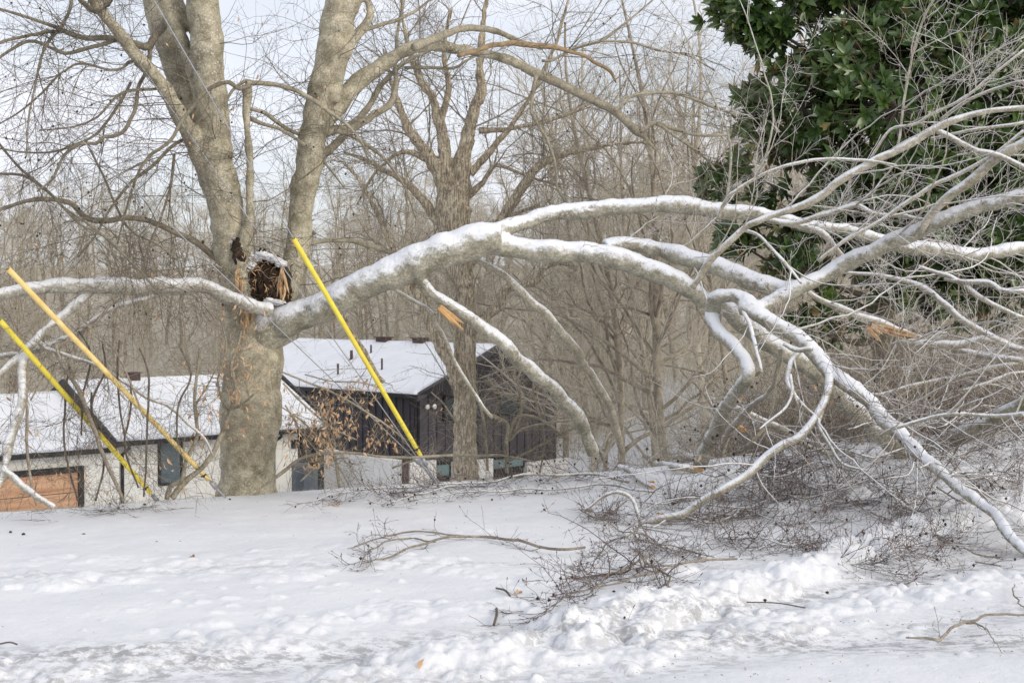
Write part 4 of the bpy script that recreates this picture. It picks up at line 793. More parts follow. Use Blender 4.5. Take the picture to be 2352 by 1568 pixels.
a1, r1 = spawn(P0, R0, 200, (0.35, 1.2), 0.9, 9, 0.15, (0, 0, -0.1), (0, 0, -0.015), (0.05, 1), 0.004, 0.0018, zig=.08)
a2, r2 = spawn(a1, r1, 1100, (0.15, 0.5), 0.8, 6, 0.15, (0, 0, 0), t=(0.1, 1), rr=0.006, rmin=0.0016, zig=.1)
a3, r3 = spawn(a2, r2, 2800, (0.06, 0.22), 0.8, 4, 0.14, t=(0.1, 1), rr=0.006, rmin=0.0014)
twigs_part('twigs', [(press(a1), r1), (press(a2), r2, 1), (press(a3), r3, 1)], None, lf, 3, 'stuff', [M['twig_grey'], M['twig_dark']])
c, _ = tips(a3, 70); leafpart(lf, c, 70, 0.065)

# --- young beeches keeping brown leaves
def sapling(name_label, stems, d, nleaf, box, twn=260, leafL=0.06, mat='beech_br'):
    s0 = stems[0]; base = pw(s0[0][0], s0[0][1], d); r = root('beech_sapling', tuple(base), name_label, 'sapling')
    ts = []
    for s in stems: t = trace((d, d-.1), s); ts.append(t); limb_part('stem', t, M[mat], r, 9)
    P0, R0 = stack(ts); a1, r1 = spawn(P0, R0, twn//2, (0.25, 0.8), 0.95, 8, 0.12, (0, 0, -0.05), (0, 0, -0.01), (0.15, 1), 0.006, 0.0019, zig=.08)
    a2, r2 = spawn(a1, r1, twn*2, (0.08, 0.35), 0.8, 5, 0.12, t=(0.1, 1), rr=0.006, rmin=0.0014, zig=.1)
    twigs_part('twigs', [(press(a1), r1), (press(a2), r2)], M['twig_grey'], r, 3, 'stuff')
    if nleaf:
        c, _ = tips(a2, nleaf*6); q = c-np.array([0, 0, EYE]); u = 1176+q[:, 0]/q[:, 1]*F; v = 702-q[:, 2]/q[:, 1]*F
        k = np.zeros(len(c), bool)
        for b in box: k |= (u > b[0]) & (u < b[1]) & (v > b[2]) & (v < b[3])
        leafpart(r, c[k][:nleaf], nleaf, leafL)
    return r
sapling('slender twin stemmed sapling with a few brown leaves left of the beech trunk', [[(396, 1143, 15), (426, 1106, 14), (469, 1070, 12), (503, 1011, 12), (528, 951, 11), (541, 891, 10), (533, 840, 9), (548, 790, 6), (554, 760, 4)], [(383, 1146, 11), (392, 1118, 11), (417, 1102, 11), (426, 1062, 9), (452, 998, 9), (447, 934, 8), (452, 870, 7), (458, 800, 5)], [(528, 951, 6), (500, 880, 6), (520, 800, 5), (505, 730, 4)], [(500, 905, 7), (535, 940, 6), (590, 900, 4)], [(447, 934, 5), (475, 890, 4), (500, 840, 3)]], 13.7, 170, [(370, 530, 870, 1010), (500, 640, 690, 1000)], 300)
sapling('sapling with dense hanging brown leaves in front of the charcoal house', [[(600, 1120, 5), (650, 1085, 8), (700, 1050, 8), (790, 1040, 7), (900, 1050, 6), (1040, 1045, 6)], [(780, 1120, 6), (770, 1050, 6), (745, 980, 5), (735, 930, 4)], [(640, 850, 4), (700, 875, 5), (760, 900, 5), (830, 940, 5), (900, 985, 4), (930, 1010, 3)], [(650, 880, 4), (700, 930, 4), (760, 980, 4), (820, 1010, 3)], [(655, 930, 4), (690, 990, 4), (730, 1040, 3)], [(700, 860, 3), (760, 875, 3), (830, 880, 3), (870, 890, 3)], [(690, 1105, 4), (745, 1060, 4), (800, 1050, 3)], [(800, 1110, 3), (720, 990, 4), (640, 930, 3)]], 13.9, 480, [(650, 880, 860, 925), (650, 760, 900, 1090), (740, 910, 930, 1040)], 340, 0.055)

sapling('many stemmed bare shrub in front of the gable of the charcoal house', [[(1165, 1085, 10), (1163, 1020, 10), (1165, 975, 9), (1142, 960, 9), (1120, 950, 8)], [(1163, 1020, 7), (1185, 960, 7), (1220, 955, 7), (1260, 975, 6), (1300, 1010, 4)], [(1175, 1010, 6), (1195, 950, 6), (1190, 880, 6), (1196, 850, 4)], [(1165, 1015, 6), (1200, 985, 6), (1260, 972, 6), (1320, 965, 5)], [(1120, 1080, 6), (1115, 1000, 7), (1104, 930, 6), (1090, 880, 4)], [(900, 1075, 4), (980, 1050, 6), (1070, 1046, 7), (1150, 1046, 6), (1230, 1060, 4)], [(1165, 1060, 5), (1230, 1030, 6), (1300, 990, 6), (1380, 960, 4)], [(1050, 1085, 4), (1060, 1000, 4), (1020, 930, 4), (990, 900, 3)], [(1240, 1085, 4), (1250, 1000, 4), (1225, 900, 4), (1235, 840, 3)]], 15.7, 10, [(1000, 1250, 900, 1000)], 620)
# --- furrowed tree behind, bare
OD = 27.0
ot = root('bare_tree', tuple(pw(1070, 1085, OD)), 'stout furrowed grey brown tree in the middle, its trunk in front of the charcoal house', 'tree')
o_t = trace((OD, OD), [(1072, 1130, 66), (1070, 1085, 60), (1069, 1000, 52), (1068, 900, 52), (1066, 750, 54), (1062, 650, 56), (1052, 600, 62), (1045, 540, 74), (1040, 480, 76), (1040, 430, 76)])
OT = [o_t, trace((OD, OD), [(1030, 470, 44), (1015, 410, 38), (990, 365, 32), (960, 325, 24), (935, 290, 20), (915, 240, 16), (900, 190, 12), (880, 110, 8)]),
 trace((OD, OD), [(1030, 420, 40), (1022, 350, 30), (1012, 290, 28), (992, 230, 20), (965, 180, 17), (940, 120, 13), (925, 40, 9), (920, -20, 8)]),
 trace((OD, OD), [(1055, 440, 52), (1062, 370, 40), (1075, 310, 32), (1088, 255, 27), (1105, 210, 24), (1102, 150, 18), (1110, 60, 14), (1120, -20, 10)]),
 trace((OD, OD), [(1035, 520, 34), (1000, 500, 24), (980, 470, 22), (955, 442, 19), (920, 414, 15), (880, 390, 12), (840, 368, 9), (790, 350, 6)]),
 trace((OD-.3, OD-.5), [(1050, 880, 36), (1044, 850, 34), (1020, 805, 32), (985, 740, 30), (968, 690, 28), (940, 640, 22), (905, 575, 16), (880, 520, 13), (850, 460, 11), (815, 400, 10), (780, 370, 8), (740, 368, 6)]),
 trace((OD, OD), [(1065, 620, 30), (1110, 560, 26), (1150, 505, 22), (1180, 460, 24), (1205, 425, 24), (1230, 390, 22), (1270, 362, 18), (1330, 345, 14), (1420, 330, 10), (1520, 325, 7)]),
 trace((OD, OD), [(1075, 770, 26), (1100, 745, 24), (1119, 725, 24), (1150, 698, 24), (1160, 665, 22), (1198, 655, 18), (1234, 643, 16), (1255, 612, 14), (1290, 608, 9), (1330, 612, 6)]),
 trace((OD, OD), [(1100, 300, 16), (1140, 300, 12), (1200, 290, 10), (1290, 270, 8), (1370, 230, 6)]),
 trace((OD, OD), [(1080, 400, 20), (1140, 330, 14), (1180, 280, 11), (1230, 200, 9), (1280, 90, 7), (1310, -20, 5)]),
 trace((OD, OD), [(1010, 290, 16), (1030, 200, 14), (1020, 120, 10), (1035, 20, 8)]), trace((OD, OD), [(1075, 450, 20), (1110, 420, 12), (1140, 380, 9), (1200, 400, 7), (1290, 430, 5)]),
 trace((OD, OD), [(985, 370, 14), (940, 350, 12), (900, 360, 9), (860, 400, 7), (820, 470, 5)]), trace((OD, OD), [(1065, 560, 16), (1120, 520, 14), (1160, 500, 9), (1240, 470, 7)])]
fused('trunk', OT[:4]+OT[5:8], M['oak'], ot, 0.024, 18, rough=.07)
for t in OT[4:5]+OT[8:]: limb_part('bough', t, M['oak'], ot)
P0, R0 = stack(OT)
a1, r1 = spawn(P0, R0, 260, (0.8, 3.0), 0.9, 8, 0.14, (0, 0, 0.12), (0, 0, 0.02), (0.25, 1), 0.009, 0.004, rfac=.4, zig=.06)
a2, r2 = spawn(a1, r1, 1500, (0.3, 1.2), 0.8, 6, 0.15, (0, 0, 0.1), t=(0.1, 1), rr=0.008, rmin=0.003, zig=.08)
a3, r3 = spawn(a2, r2, 4500, (0.15, 0.5), 0.8, 4, 0.15, t=(0.1, 1), rr=0.008, rmin=0.0024)
twigs_part('twigs', [(a1, r1), (a2, r2, 1), (a3, r3, 1)], None, ot, 3, 'stuff', [M['far_bark'], M['twig_grey']])
# ------------------------------------------------------------ magnolia
def magnolia():
    D0 = 20.5
    base = pw(2030, 880, D0); mt = root('magnolia_tree', (base[0], D0, float(ground_z(base[0], D0))), 'dense dark green magnolia with large glossy leaves filling the upper right', 'tree')
    gz = float(ground_z(base[0], D0)); g0 = pw(2030, 700, D0)
    tr = cr(np.array([[base[0], D0, gz-.2, .17], [g0[0], D0, 1.2, .155], [g0[0]+.1, D0, 3.5, .14], [g0[0]+.3, D0+.1, 6, .11], [g0[0]+.4, D0, 9, .05]]), 50); limb_part('trunk', tr, M['bough_dark'], mt, 16)
    # crown volume: balls in photo position (u, v, distance offset, radius in m)
    B = [(1960, 90, 0, 1.25), (1840, 250, -.2, .75), (1780, 330, 0, .5), (1900, 360, 0, 1.0), (2060, 250, -.5, 1.5), (2220, 120, 0, 1.7), (2300, 350, 0, 1.6), (2100, 450, -.2, 1.2), (1860, 490, 0, .8), (1720, 30, -.3, .42), (1800, 20, -.2, .5), (1760, 70, -.2, .3), (1670, 20, -.3, .22), (1740, 235, 0, .3), (1730, 400, 0, .32), (1650, 418, 0, .26),
         (1960, 560, 0, .95), (1780, 570, -.2, .5), (1830, 610, -.2, .4), (1700, 560, 0, .28), (2200, 560, 0, .8), (2330, 560, 0, .9), (2400, 200, 0, 1.8), (2380, 480, 0, 1.3), (2060, 30, .6, 1.6), (2350, -60, 0, 1.8), (2120, -120, 0, 1.6), (1940, -90, .3, 1.1), (2500, 300, .5, 2.2), (1930, 700, 0, .3), (2170, 680, 0, .35), (2290, 700, 0, .35), (1850, 745, 0, .22), (1900, 760, 0, .2), (2080, 620, 0, .5), (1870, 420, 0, .8), (2000, 620, 0, .4)]
    rng = np.random.default_rng(11); C = []; Dn = []; cen = []
    for u, v, dd, r in B:
        p = pw(u, v, D0+dd); n = int(75*r**2*3.0)+14; d = nrm(rng.normal(size=(n, 3))); k = rng.uniform(0.5, 1.15, n)**0.5
        c = p+d*(k*r)[:, None]*np.array([1, 0.8, .92]); clump = vn2(c[:, 0]*3.0+c[:, 1], c[:, 2]*3.0+c[:, 1]*.7)
        sel = clump > (0.43 if u < 1990 else 0.34); C.append(c[sel]); Dn.append(d[sel]); cen.append(np.repeat(p[None], sel.sum(), 0))
    for (u0, v0, u1, v1) in ((1780, 60, 1650, 60), (1800, 100, 1740, 120), (1830, 190, 1760, 165), (1800, 240, 1700, 215), (1780, 320, 1690, 350), (1760, 400, 1620, 425), (1760, 450, 1640, 440), (1790, 520, 1660, 545), (1760, 560, 1650, 575), (1850, 600, 1790, 660), (1900, 620, 1880, 740), (1960, 620, 1950, 760), (1700, 5, 1625, 45), (1850, 120, 1800, 150), (1740, 290, 1690, 290), (2150, 640, 2190, 740), (2280, 640, 2300, 760), (2060, 640, 2090, 700)):
        a = pw(u0, v0, D0-.2); b_ = pw(u1, v1, D0-.5); nn = 7; tt = np.linspace(0, 1, nn)[:, None]; c = a*(1-tt)+b_*tt+rng.normal(size=(nn, 3))*.06; C.append(c); Dn.append(np.repeat(nrm(b_-a)[None], nn, 0)+rng.normal(size=(nn, 3))*.3); cen.append(np.repeat(a[None], nn, 0))
    C = np.concatenate(C); Dn = np.concatenate(Dn); cen = np.concatenate(cen)
    ax = nrm(Dn*0.8+np.array([0, -0.25, 0.25])+rng.normal(size=C.shape)*0.35); n = len(C); m = 9
    a = rng.uniform(0, 6.28, (n, 1))+np.arange(m)[None]*2.4; s1 = nrm(np.cross(ax, rng.normal(size=ax.shape))); s2 = np.cross(ax, s1)
    til = rng.uniform(0.25, 1.25, (n, m)); rad = np.cos(a)[..., None]*s1[:, None]+np.sin(a)[..., None]*s2[:, None]
    D = np.cos(til)[..., None]*ax[:, None]+np.sin(til)[..., None]*rad; U = np.cos(til)[..., None]*-rad*1+np.sin(til)[..., None]*ax[:, None]
    D = D+np.array([0, 0, -0.12])
    P = C[:, None]-ax[:, None]*rng.uniform(0, .05, (n, m, 1)); L_ = rng.uniform(.14, .25, n*m)
    V, f = leaves(P.reshape(-1, 3), D.reshape(-1, 3), U.reshape(-1, 3), L_, L_*rng.uniform(.30, .40, n*m), 0.12, 0.18)
    o = obj('foliage', V, [f], M['mleaf'], mt); o['kind'] = 'stuff'
    # boughs from the trunk to the leaf clusters
    g = G(); tz = tr[:, 2]
    for (u, v, dd, r) in B:
        p = pw(u, v, D0+dd); h = np.clip(p[2]-0.5*np.hypot(p[0]-g0[0], p[1]-D0), 1.4, 8.8); i = np.argmin(abs(tz-h)); s = tr[i, :3]
        q = cr(np.array([s, (s+p)/2+np.array([0, 0, -.12]), p]), 14); g.tubes(q, np.linspace(.05, .012, 14), 6, cap=True)
    g.obj('boughs', M['twig_dark'], mt)
    k = rng.choice(n, min(n, 2600), replace=False); q = np.stack([C[k], C[k]*.6+cen[k]*.4+rng.normal(size=(len(k), 3))*.04, cen[k]], 1); g = G(); g.tubes(q, np.tile([.004, .006, .01], (len(k), 1)), 3); o = g.obj('twigs', M['twig_grey'], mt); o['kind'] = 'stuff'
magnolia()

# ------------------------------------------------------------ guy wires with yellow guards
def guy(label, top, foot, gtop, old, d_foot, d_top, guard=True):
    "top/foot: (u,v) ends of the cable in view; gtop: upper end of the yellow guard"
    a = pw(*top, d_top); b = pw(*foot, d_foot); r = root('guy_wire', tuple(b), label, 'guy wire')
    dr = nrm(a-b); g = G(); far = a+dr*3.0; n = 30; tt = np.linspace(0, 1, n)[:, None]
    g.tubes(b*(1-tt)+far*tt, np.full(n, 0.0052), 6, cap=True); g.obj('cable', M['cable'], r)
    gz = float(ground_z(b[0], b[1])); s = -dr; e = b+s*max(0.1, (b[2]-gz+0.15)/max(-s[2], .3)); g = G()
    g.tubes(np.array([b, e]), np.array([.009, .009]), 8, cap=True); g.tubes(np.array([b+dr*.02, b-dr*.07]), np.array([.02, .026]), 10, cap=True); g.obj('anchor_rod', M['cable'], r)
    if guard:
        c = np.array([b+dr*(np.dot(pw(*gtop, d_top)-b, dr))])[0]
        # distance along the cable whose picture is gtop
        ts = np.linspace(0.2, np.linalg.norm(a-b)+3, 3000); q = b+dr*ts[:, None]; vv = 702+(EYE-q[:, 2])/q[:, 1]*F; ln = ts[np.argmin(abs(vv-gtop[1]))]
        st = b+dr*.06; en = b+dr*ln; side = nrm(np.cross(dr, [0, 1, 0])); fn = nrm(np.cross(side, dr)); S = 20; an = np.radians(np.linspace(-160, 160, S)); K = 26
        w = 0.0225; rows = []
        for kk in range(K):
            t = kk/(K-1); cc = st*(1-t)+en*t; sc3 = (0.88 if kk == 0 else 1.0); rows.append(cc+(np.cos(an)[:, None]*-fn*w+np.sin(an)[:, None]*side*w*1.05)*sc3)
        for kk in range(K): t = kk/(K-1); cc = st*(1-t)+en*t; rows.append(cc+(np.cos(an)[:, None]*-fn+np.sin(an)[:, None]*side)*(w-.004))
        V = np.concatenate(rows); f = []
        for h in (0, K):
            for kk in range(K-1):
                for j in range(S-1): f.append([(h+kk)*S+j, (h+kk)*S+j+1, (h+kk+1)*S+j+1, (h+kk+1)*S+j])
        for kk in range(K-1):
            for j in (0, S-1): f.append([kk*S+j, (kk+1)*S+j, (K+kk+1)*S+j, (K+kk)*S+j])
        for j in range(S-1):
            for kk in (0, K-1): f.append([kk*S+j, kk*S+j+1, (K+kk)*S+j+1, (K+kk)*S+j])
        g = G(); g.add(V, [np.array(f)]); y = g.obj('yellow_guard', M['yellow_old' if old else 'yellow'], r)
        g = G(); p = st+dr*.10; g.tubes(np.array([p-side*.03-fn*.02, p+side*.03-fn*.02]), np.array([.007, .007]), 8, cap=True); g.tubes(np.array([p-fn*(-.02), p-fn*.04]), np.array([.011, .011]), 8, cap=True); g.obj('bolt', M['blackplastic'], y)
    return r
guy('guy wire in a bright yellow guard slanting down left, its foot at the garage wall', (-40, 690), (353, 1140), (-10, 735), False, 14.0, 12.2)
guy('guy wire in a faded mustard yellow guard ending beside the beech trunk', (-20, 577), (487, 1110), (18, 617), True, 13.9, 11.7)
guy('guy wire in a yellow guard crossing the fallen limb in front of the charcoal house', (353, 0), (972, 1056), (668, 548), False, 14.3, 11.8)
guy('bare steel guy wire running just left of the middle yellow guard', (217, 0), (962, 1056), None, False, 14.6, 13.6, False)
guy('bare steel guy wire with the shallowest slope, passing across the crotch', (0, 143), (952, 1052), None, False, 14.5, 12.6, False)

# ------------------------------------------------------------ loose branches and logs on the snow
def gpt(u, v, lift=0.0):
    d = gd(v)
    for _ in range(6): p = pw(u, v, d); d = gd(v, float(ground_z(p[0], d))+lift)
    return pw(u, v, d)
def loose(name, label, cat, lines, n1, n2, n3, L1=(0.2, 0.7), mat='red_twig', husks=0, group=None, lift=.03, main='twig_grey', ang=.7, buds=0, L2=(.06, .3), up=.03):
    ts = []
    for ln in lines:
        q = []
        for e in ln: p = gpt(e[0], e[1], e[3] if len(e) > 3 else lift); q.append(np.append(p, max(.0016, e[2]*.42*p[1]/F)))
        ts.append(cr(np.array(q), 26))
    r = root(name, tuple(ts[0][0, :3]-np.array([0, 0, lift])), label, cat, group)
    g = G()
    for t in ts:
        tt = np.linspace(0, 26, 26); sd = RNG.uniform(0, 99); ll = min(1.0, np.linalg.norm(t[-1, :3]-t[0, :3])/3)**1.3; t[:, 0] += ll*.05*(vn2(tt*.5+sd, tt*0)-.5); t[:, 1] += ll*.35*(vn2(tt*.4+sd, tt*0+4.5)-.5); t[:, 2] += ll*.10*vn2(tt*.4+sd, tt*0+9.5); g.tubes(t[:, :3], t[:, 3], 7, cap=True)
    g.obj('stem', M[main], r)
    P0, R0 = stack(ts); a1, r1 = spawn(P0, R0, n1, L1, ang, 8, .11, (0, 0, up), (0, 0, -.02), (.1, 1), .008, .0022, zig=.08); a1 = press(a1); parts = [(a1, r1)]
    if n2: a2, r2 = spawn(a1, r1, n2, L2, .75, 5, .12, t=(.1, 1), rr=.008, rmin=.0019, zig=.1); a2 = press(a2); parts.append((a2, r2)); last = a2
    else: last = a1
    if n3: a3, r3 = spawn(a2, r2, n3, (.04, .14), .75, 4, .12, t=(.1, 1), rr=.009, rmin=.0016); a3 = press(a3); parts.append((a3, r3)); last = a3
    twigs_part('twigs', parts, M[mat], r, 3, 'stuff')
    if buds: c, d = tips(last, buds, t=(.7, 1)); g = G(); g.tubes(np.stack([c, c+d*.01, c+d*.024], 1), np.tile([.001, .0034, .0006], (len(c), 1)), 4); o = g.obj('buds', M['bud'], r); o['kind'] = 'stuff'
    if husks: c, _ = tips(last, husks); V, f = balls(c, .011); o = obj('husks', V, [f], M['husk'], r, smooth=False); o['kind'] = 'stuff'
    return r
loose('fallen_branch', 'thin curved branch with a fan of bare twigs lying alone on the snow', 'branch', [[(1345, 1266, 7), (1300, 1272, 8), (1250, 1268, 8), (1180, 1250, 8), (1130, 1238, 8), (1060, 1237, 7), (1000, 1245, 7), (940, 1262, 6), (880, 1290, 5), (830, 1308, 3)], [(1090, 1238, 5), (1010, 1228, 5), (930, 1225, 5), (870, 1240, 4), (800, 1262, 3)], [(1000, 1246, 5), (930, 1240, 5), (860, 1262, 4), (822, 1310, 3)]], 34, 90, 60, (.15, .5), ang=.5, husks=3, buds=50)
loose('fallen_branch', 'long low branch with upright husk covered twigs along the snow edge', 'branch', [[(1440, 1112, 10), (1370, 1100, 9), (1300, 1100, 8), (1200, 1106, 7), (1100, 1112, 6), (1000, 1120, 5), (930, 1128, 5), (850, 1135, 4), (770, 1150, 3), (715, 1168, 2)], [(1500, 1135, 8), (1400, 1120, 7), (1320, 1125, 6), (1200, 1130, 5), (1100, 1135, 4), (1000, 1150, 3)], [(1050, 1118, 5), (960, 1140, 4), (900, 1160, 3)]], 130, 560, 700, (.15, .7), husks=80, buds=260, main='iced_br', up=.14)
loose('fallen_branch', 'dense dark twig clump in front, budded tips spread on the ridge of snow', 'branch', [[(1460, 1265, 9, .1), (1480, 1290, 8, .08), (1510, 1310, 7, .06), (1540, 1330, 6), (1520, 1360, 4)], [(1700, 1300, 6), (1620, 1300, 7), (1560, 1310, 7), (1480, 1340, 6), (1400, 1350, 5), (1330, 1370, 4), (1270, 1395, 3), (1243, 1425, 2)], [(1500, 1280, 6), (1440, 1310, 6), (1380, 1340, 4), (1350, 1390, 2)]], 80, 300, 300, (.25, 1.0), husks=14, buds=300, up=-.02)
loose('fallen_branch', 'wide mat of fine red brown twigs under the fallen crown', 'branch', [[(1500, 1215, 5), (1560, 1190, 6), (1640, 1205, 6), (1720, 1180, 5), (1810, 1205, 4), (1900, 1195, 3)], [(1720, 1225, 5, .1), (1800, 1260, 5, .08), (1850, 1250, 4), (1930, 1300, 4), (2010, 1310, 3), (2095, 1332, 3)], [(1620, 1160, 5, .15), (1700, 1172, 5, .1), (1790, 1140, 5), (1880, 1165, 4), (1990, 1150, 4), (2090, 1185, 3)], [(1850, 1200, 4, .1), (1900, 1240, 4), (1980, 1250, 3), (2040, 1285, 3), (2120, 1280, 2), (2180, 1300, 2)], [(1600, 1260, 4, .1), (1660, 1235, 4), (1720, 1265, 4), (1800, 1240, 3), (1870, 1270, 2)], [(1440, 1150, 4), (1520, 1160, 5), (1580, 1140, 4), (1660, 1150, 3)]], 300, 1500, 1900, (.2, .9), husks=60, buds=900, main='iced_br')
loose('fallen_branch', 'sparse budded twigs spread over the snow between the front clump and the lone curved branch', 'branch', [[(1470, 1205, 5, .1), (1440, 1240, 5, .1), (1400, 1250, 4), (1370, 1300, 3), (1345, 1350, 2)], [(1472, 1205, 5, .1), (1500, 1250, 5, .1), (1560, 1260, 4), (1640, 1285, 3)], [(1440, 1150, 4, .1), (1400, 1180, 5), (1370, 1190, 4), (1330, 1170, 3)], [(1330, 1168, 4), (1400, 1215, 4), (1480, 1240, 3), (1560, 1300, 2)]], 110, 420, 500, (.15, .6), husks=10, buds=200)
loose('fallen_branch', 'low twigs spread on the snow beside the foot of the thick foreground branch', 'branch', [[(2050, 1130, 5, .15), (2100, 1180, 5, .1), (2130, 1220, 4), (2180, 1260, 3)], [(2150, 1120, 5, .2), (2220, 1160, 5, .1), (2290, 1150, 4), (2370, 1170, 3)], [(2000, 1180, 4, .1), (2060, 1210, 4), (2080, 1260, 3), (2150, 1290, 3)], [(2250, 1080, 5, .2), (2300, 1120, 5, .1), (2360, 1130, 4)]], 110, 480, 700, (.2, .8), husks=30, buds=200)
loose('fallen_branch', 'tangle of grey twigs heaped behind the leaning cut limb', 'branch', [[(1640, 1110, 5, .1), (1700, 1085, 6, .15), (1790, 1100, 6, .25), (1880, 1065, 5, .2), (1960, 1085, 5, .15)], [(1700, 1120, 5, .1), (1800, 1105, 6, .1), (1900, 1130, 5, .1), (2000, 1110, 5, .15), (2100, 1135, 4, .1)], [(2120, 1120, 5, .2), (2200, 1090, 6, .3), (2260, 1105, 5, .2), (2370, 1060, 5, .3)], [(1800, 1060, 5, .3), (1900, 1035, 6, .4), (2010, 1060, 6, .3), (2120, 1030, 6, .35), (2200, 1055, 6, .3), (2360, 1010, 5, .5)], [(1950, 1000, 4, .5), (2050, 960, 5, .6), (2150, 985, 5, .5), (2250, 940, 5, .6), (2370, 960, 4, .5)]], 340, 1700, 2200, (.3, 1.1), husks=90, mat='red_twig', main='iced_br')
loose('fallen_branch', 'dark crooked branch in the lower right corner of the snow', 'branch', [[(2080, 1470, 4), (2120, 1473, 7), (2150, 1476, 9), (2160, 1466, 9), (2190, 1450, 8), (2225, 1432, 8), (2270, 1420, 7), (2320, 1413, 6), (2400, 1412, 5)], [(2220, 1435, 5), (2245, 1436, 5), (2265, 1445, 4), (2275, 1460, 3), (2300, 1500, 2)]], 7, 5, 0, (.08, .25))
loose('fallen_branch', 'small twig with brown tips at the right edge of the snow', 'branch', [[(2330, 1345, 3), (2325, 1360, 4), (2340, 1385, 4), (2352, 1400, 3)]], 3, 0, 0, (.05, .12))
loose('fallen_branch', 'little twigs half buried at the right beside the thick iced branch', 'branch', [[(2215, 1258, 4), (2250, 1275, 5), (2300, 1280, 4)], [(2240, 1290, 4), (2300, 1300, 4)]], 12, 10, 0, (.08, .3), husks=4)
def crumbs():
    rng = np.random.default_rng(9); n = 1500; v = 1130+rng.uniform(0, 1, n)**1.5*440; u = rng.uniform(-50, 2400, n); k = (rng.uniform(0, 1, n) < .12+.88*sst(1000, 1700, u)) & (v > 1180-.07*u); u, v = u[k], v[k]
    P = np.array([gpt(a, b, .012) for a, b in zip(u, v)]); d = nrm(rng.normal(size=P.shape)*np.array([1, 1, .12])); ln = rng.uniform(.004, .02, (len(P), 1)); g = G(); g.tubes(np.stack([P-d*ln/2, P+rng.normal(size=P.shape)*.002, P+d*ln/2], 1), np.tile([.0012, .0022, .001], (len(P), 1))*rng.uniform(.6, 1.5, (len(P), 1)), 4)
    o = g.obj('bark_crumbs', M['twig_grey'], None); tag(o, 'bark crumbs and bud scales scattered over the snow', 'litter', kind='stuff')
crumbs()
def log(label, pts, lift=.05, mat='iced_br', grp=None):
    q = []
    for u, v, w in pts: p = gpt(u, v, lift); q.append(np.append(p, w*.5*p[1]/F))
    t = cr(np.array(q), 24); r = root('cut_log', tuple(t[0, :3]), label, 'log', grp); limb_part('wood', t, M[mat], r, 14)
    for s in (0, -1):
        ax = nrm(t[s, :3]-t[1 if s == 0 else -2, :3]); g = G(); g.tubes(np.array([t[s, :3]-ax*.002, t[s, :3]+ax*.006]), np.array([t[s, 3]*.93, t[s, 3]*.9]), 12, cap=True); g.obj('cut_end', M['cutwood'], r)
log('short iced log with a pale cut end lying left of the leaning limb foot', [(1545, 1040, 22), (1570, 1045, 20), (1615, 1055, 20)], .12)
log('snow dusted log lying lowest in the pile by the cut limb', [(1500, 1062, 16), (1545, 1070, 17), (1600, 1078, 17)])
log('crooked frosted log at the left end of the log pile', [(1424, 1072, 14), (1450, 1080, 15), (1470, 1100, 14), (1500, 1118, 11)])
log('thin knobbly log at the back of the log pile', [(1480, 1045, 12), (1520, 1052, 13), (1560, 1048, 12)])
for i, (u, v, w, lab) in enumerate(((1490, 1106, 14, 'fresh orange wood chip on the snow left of the cut limb'), (1515, 1180, 8, 'small pale wood chip on the snow below the long foreground branch'))):
    p = gpt(u, v, .01); g = G(); blob(g, p, (w*p[1]/F, .03, .012), 0, i+2, .3); o = g.obj('wood_chip', M['cutwood'], None, origin=p); tag(o, lab, 'wood chip')
LV = [(765, 1158, 'curled brown leaf on the snow left of the low branch'), (968, 1533, 'dark red leaf lying in the slush at the bottom'), (440, 1278, 'pair like orange leaf scrap on the ridge of the left track'), (1275, 1095, 'tan leaf on the snow in front of the furrowed trunk'), (1190, 1361, 'olive crumpled leaf on the snow in the wheel track')]
for u, v, lab in LV:
    p = gpt(u, v, .015); g = G(); V, f = leaves(p+RNG.normal(size=(3, 3))*np.array([.012, .01, .003]), RNG.normal(size=(3, 3))*np.array([1, 1, .3]), np.array([[0, 0, 1.]]*3)+RNG.normal(size=(3, 3))*.5, .06, .035, .5, .3); g.add(V, [f]); tag(g.obj('dead_leaf', M['deadleaf'], None, smooth=False, origin=p), lab, 'leaf')
HK = [(24, 1221, 7), (54, 1226, 9), (192, 1227, 9), (361, 1245, 9), (232, 1173, 7), (252, 1156, 6), (272, 1166, 7), (332, 1158, 7), (528, 1146, 6), (1250, 1170, 7), (1000, 1133, 7), (1668, 1331, 9), (1757, 1378, 9), (1900, 1360, 9), (18, 1166, 6), (1410, 1358, 9), (1130, 1147, 6)]
for u, v, w in HK:
    p = gpt(u, v, .012); V, f = balls([p, p+np.array([.006, 0, .004])], w*.5*p[1]/F); g = G(); blob(g, p, np.array([1.1, 1, .8])*w*.42*p[1]/F, 0, u, .3, 10, 7); o = obj('seed_husk', np.concatenate(g.V), g.F, M['husk'], None, smooth=False, origin=p); tag(o, 'small dark beech husk lying on the open snow', 'seed husk', 'beech husks scattered on the snow')
for i, (u0, v0, u1, v1, w, lab) in enumerate(((-5, 1574-100+5, 40, 1479, 4, 'thin straight stick at the left edge of the snow'), (1140, 1395, 1134, 1435, 6, 'short dark stick stuck upright in the slush'), (1140, 1350, 1172, 1368, 5, 'short black stick lying on the snow under the single branch'), (1715, 1382, 1850, 1395, 3, 'thin twig lying on the snow right of the snow ridge'))):
    a, b = gpt(u0, v0, .02), gpt(u1, v1, .02); q = cr(np.array([a, (a+b)/2+np.array([.01, 0, .012]), b]), 10); g = G(); g.tubes(q, np.full(10, w*.5*a[1]/F), 6, cap=True); tag(g.obj('stick', M['twig_dark'], None, origin=a), lab, 'stick')

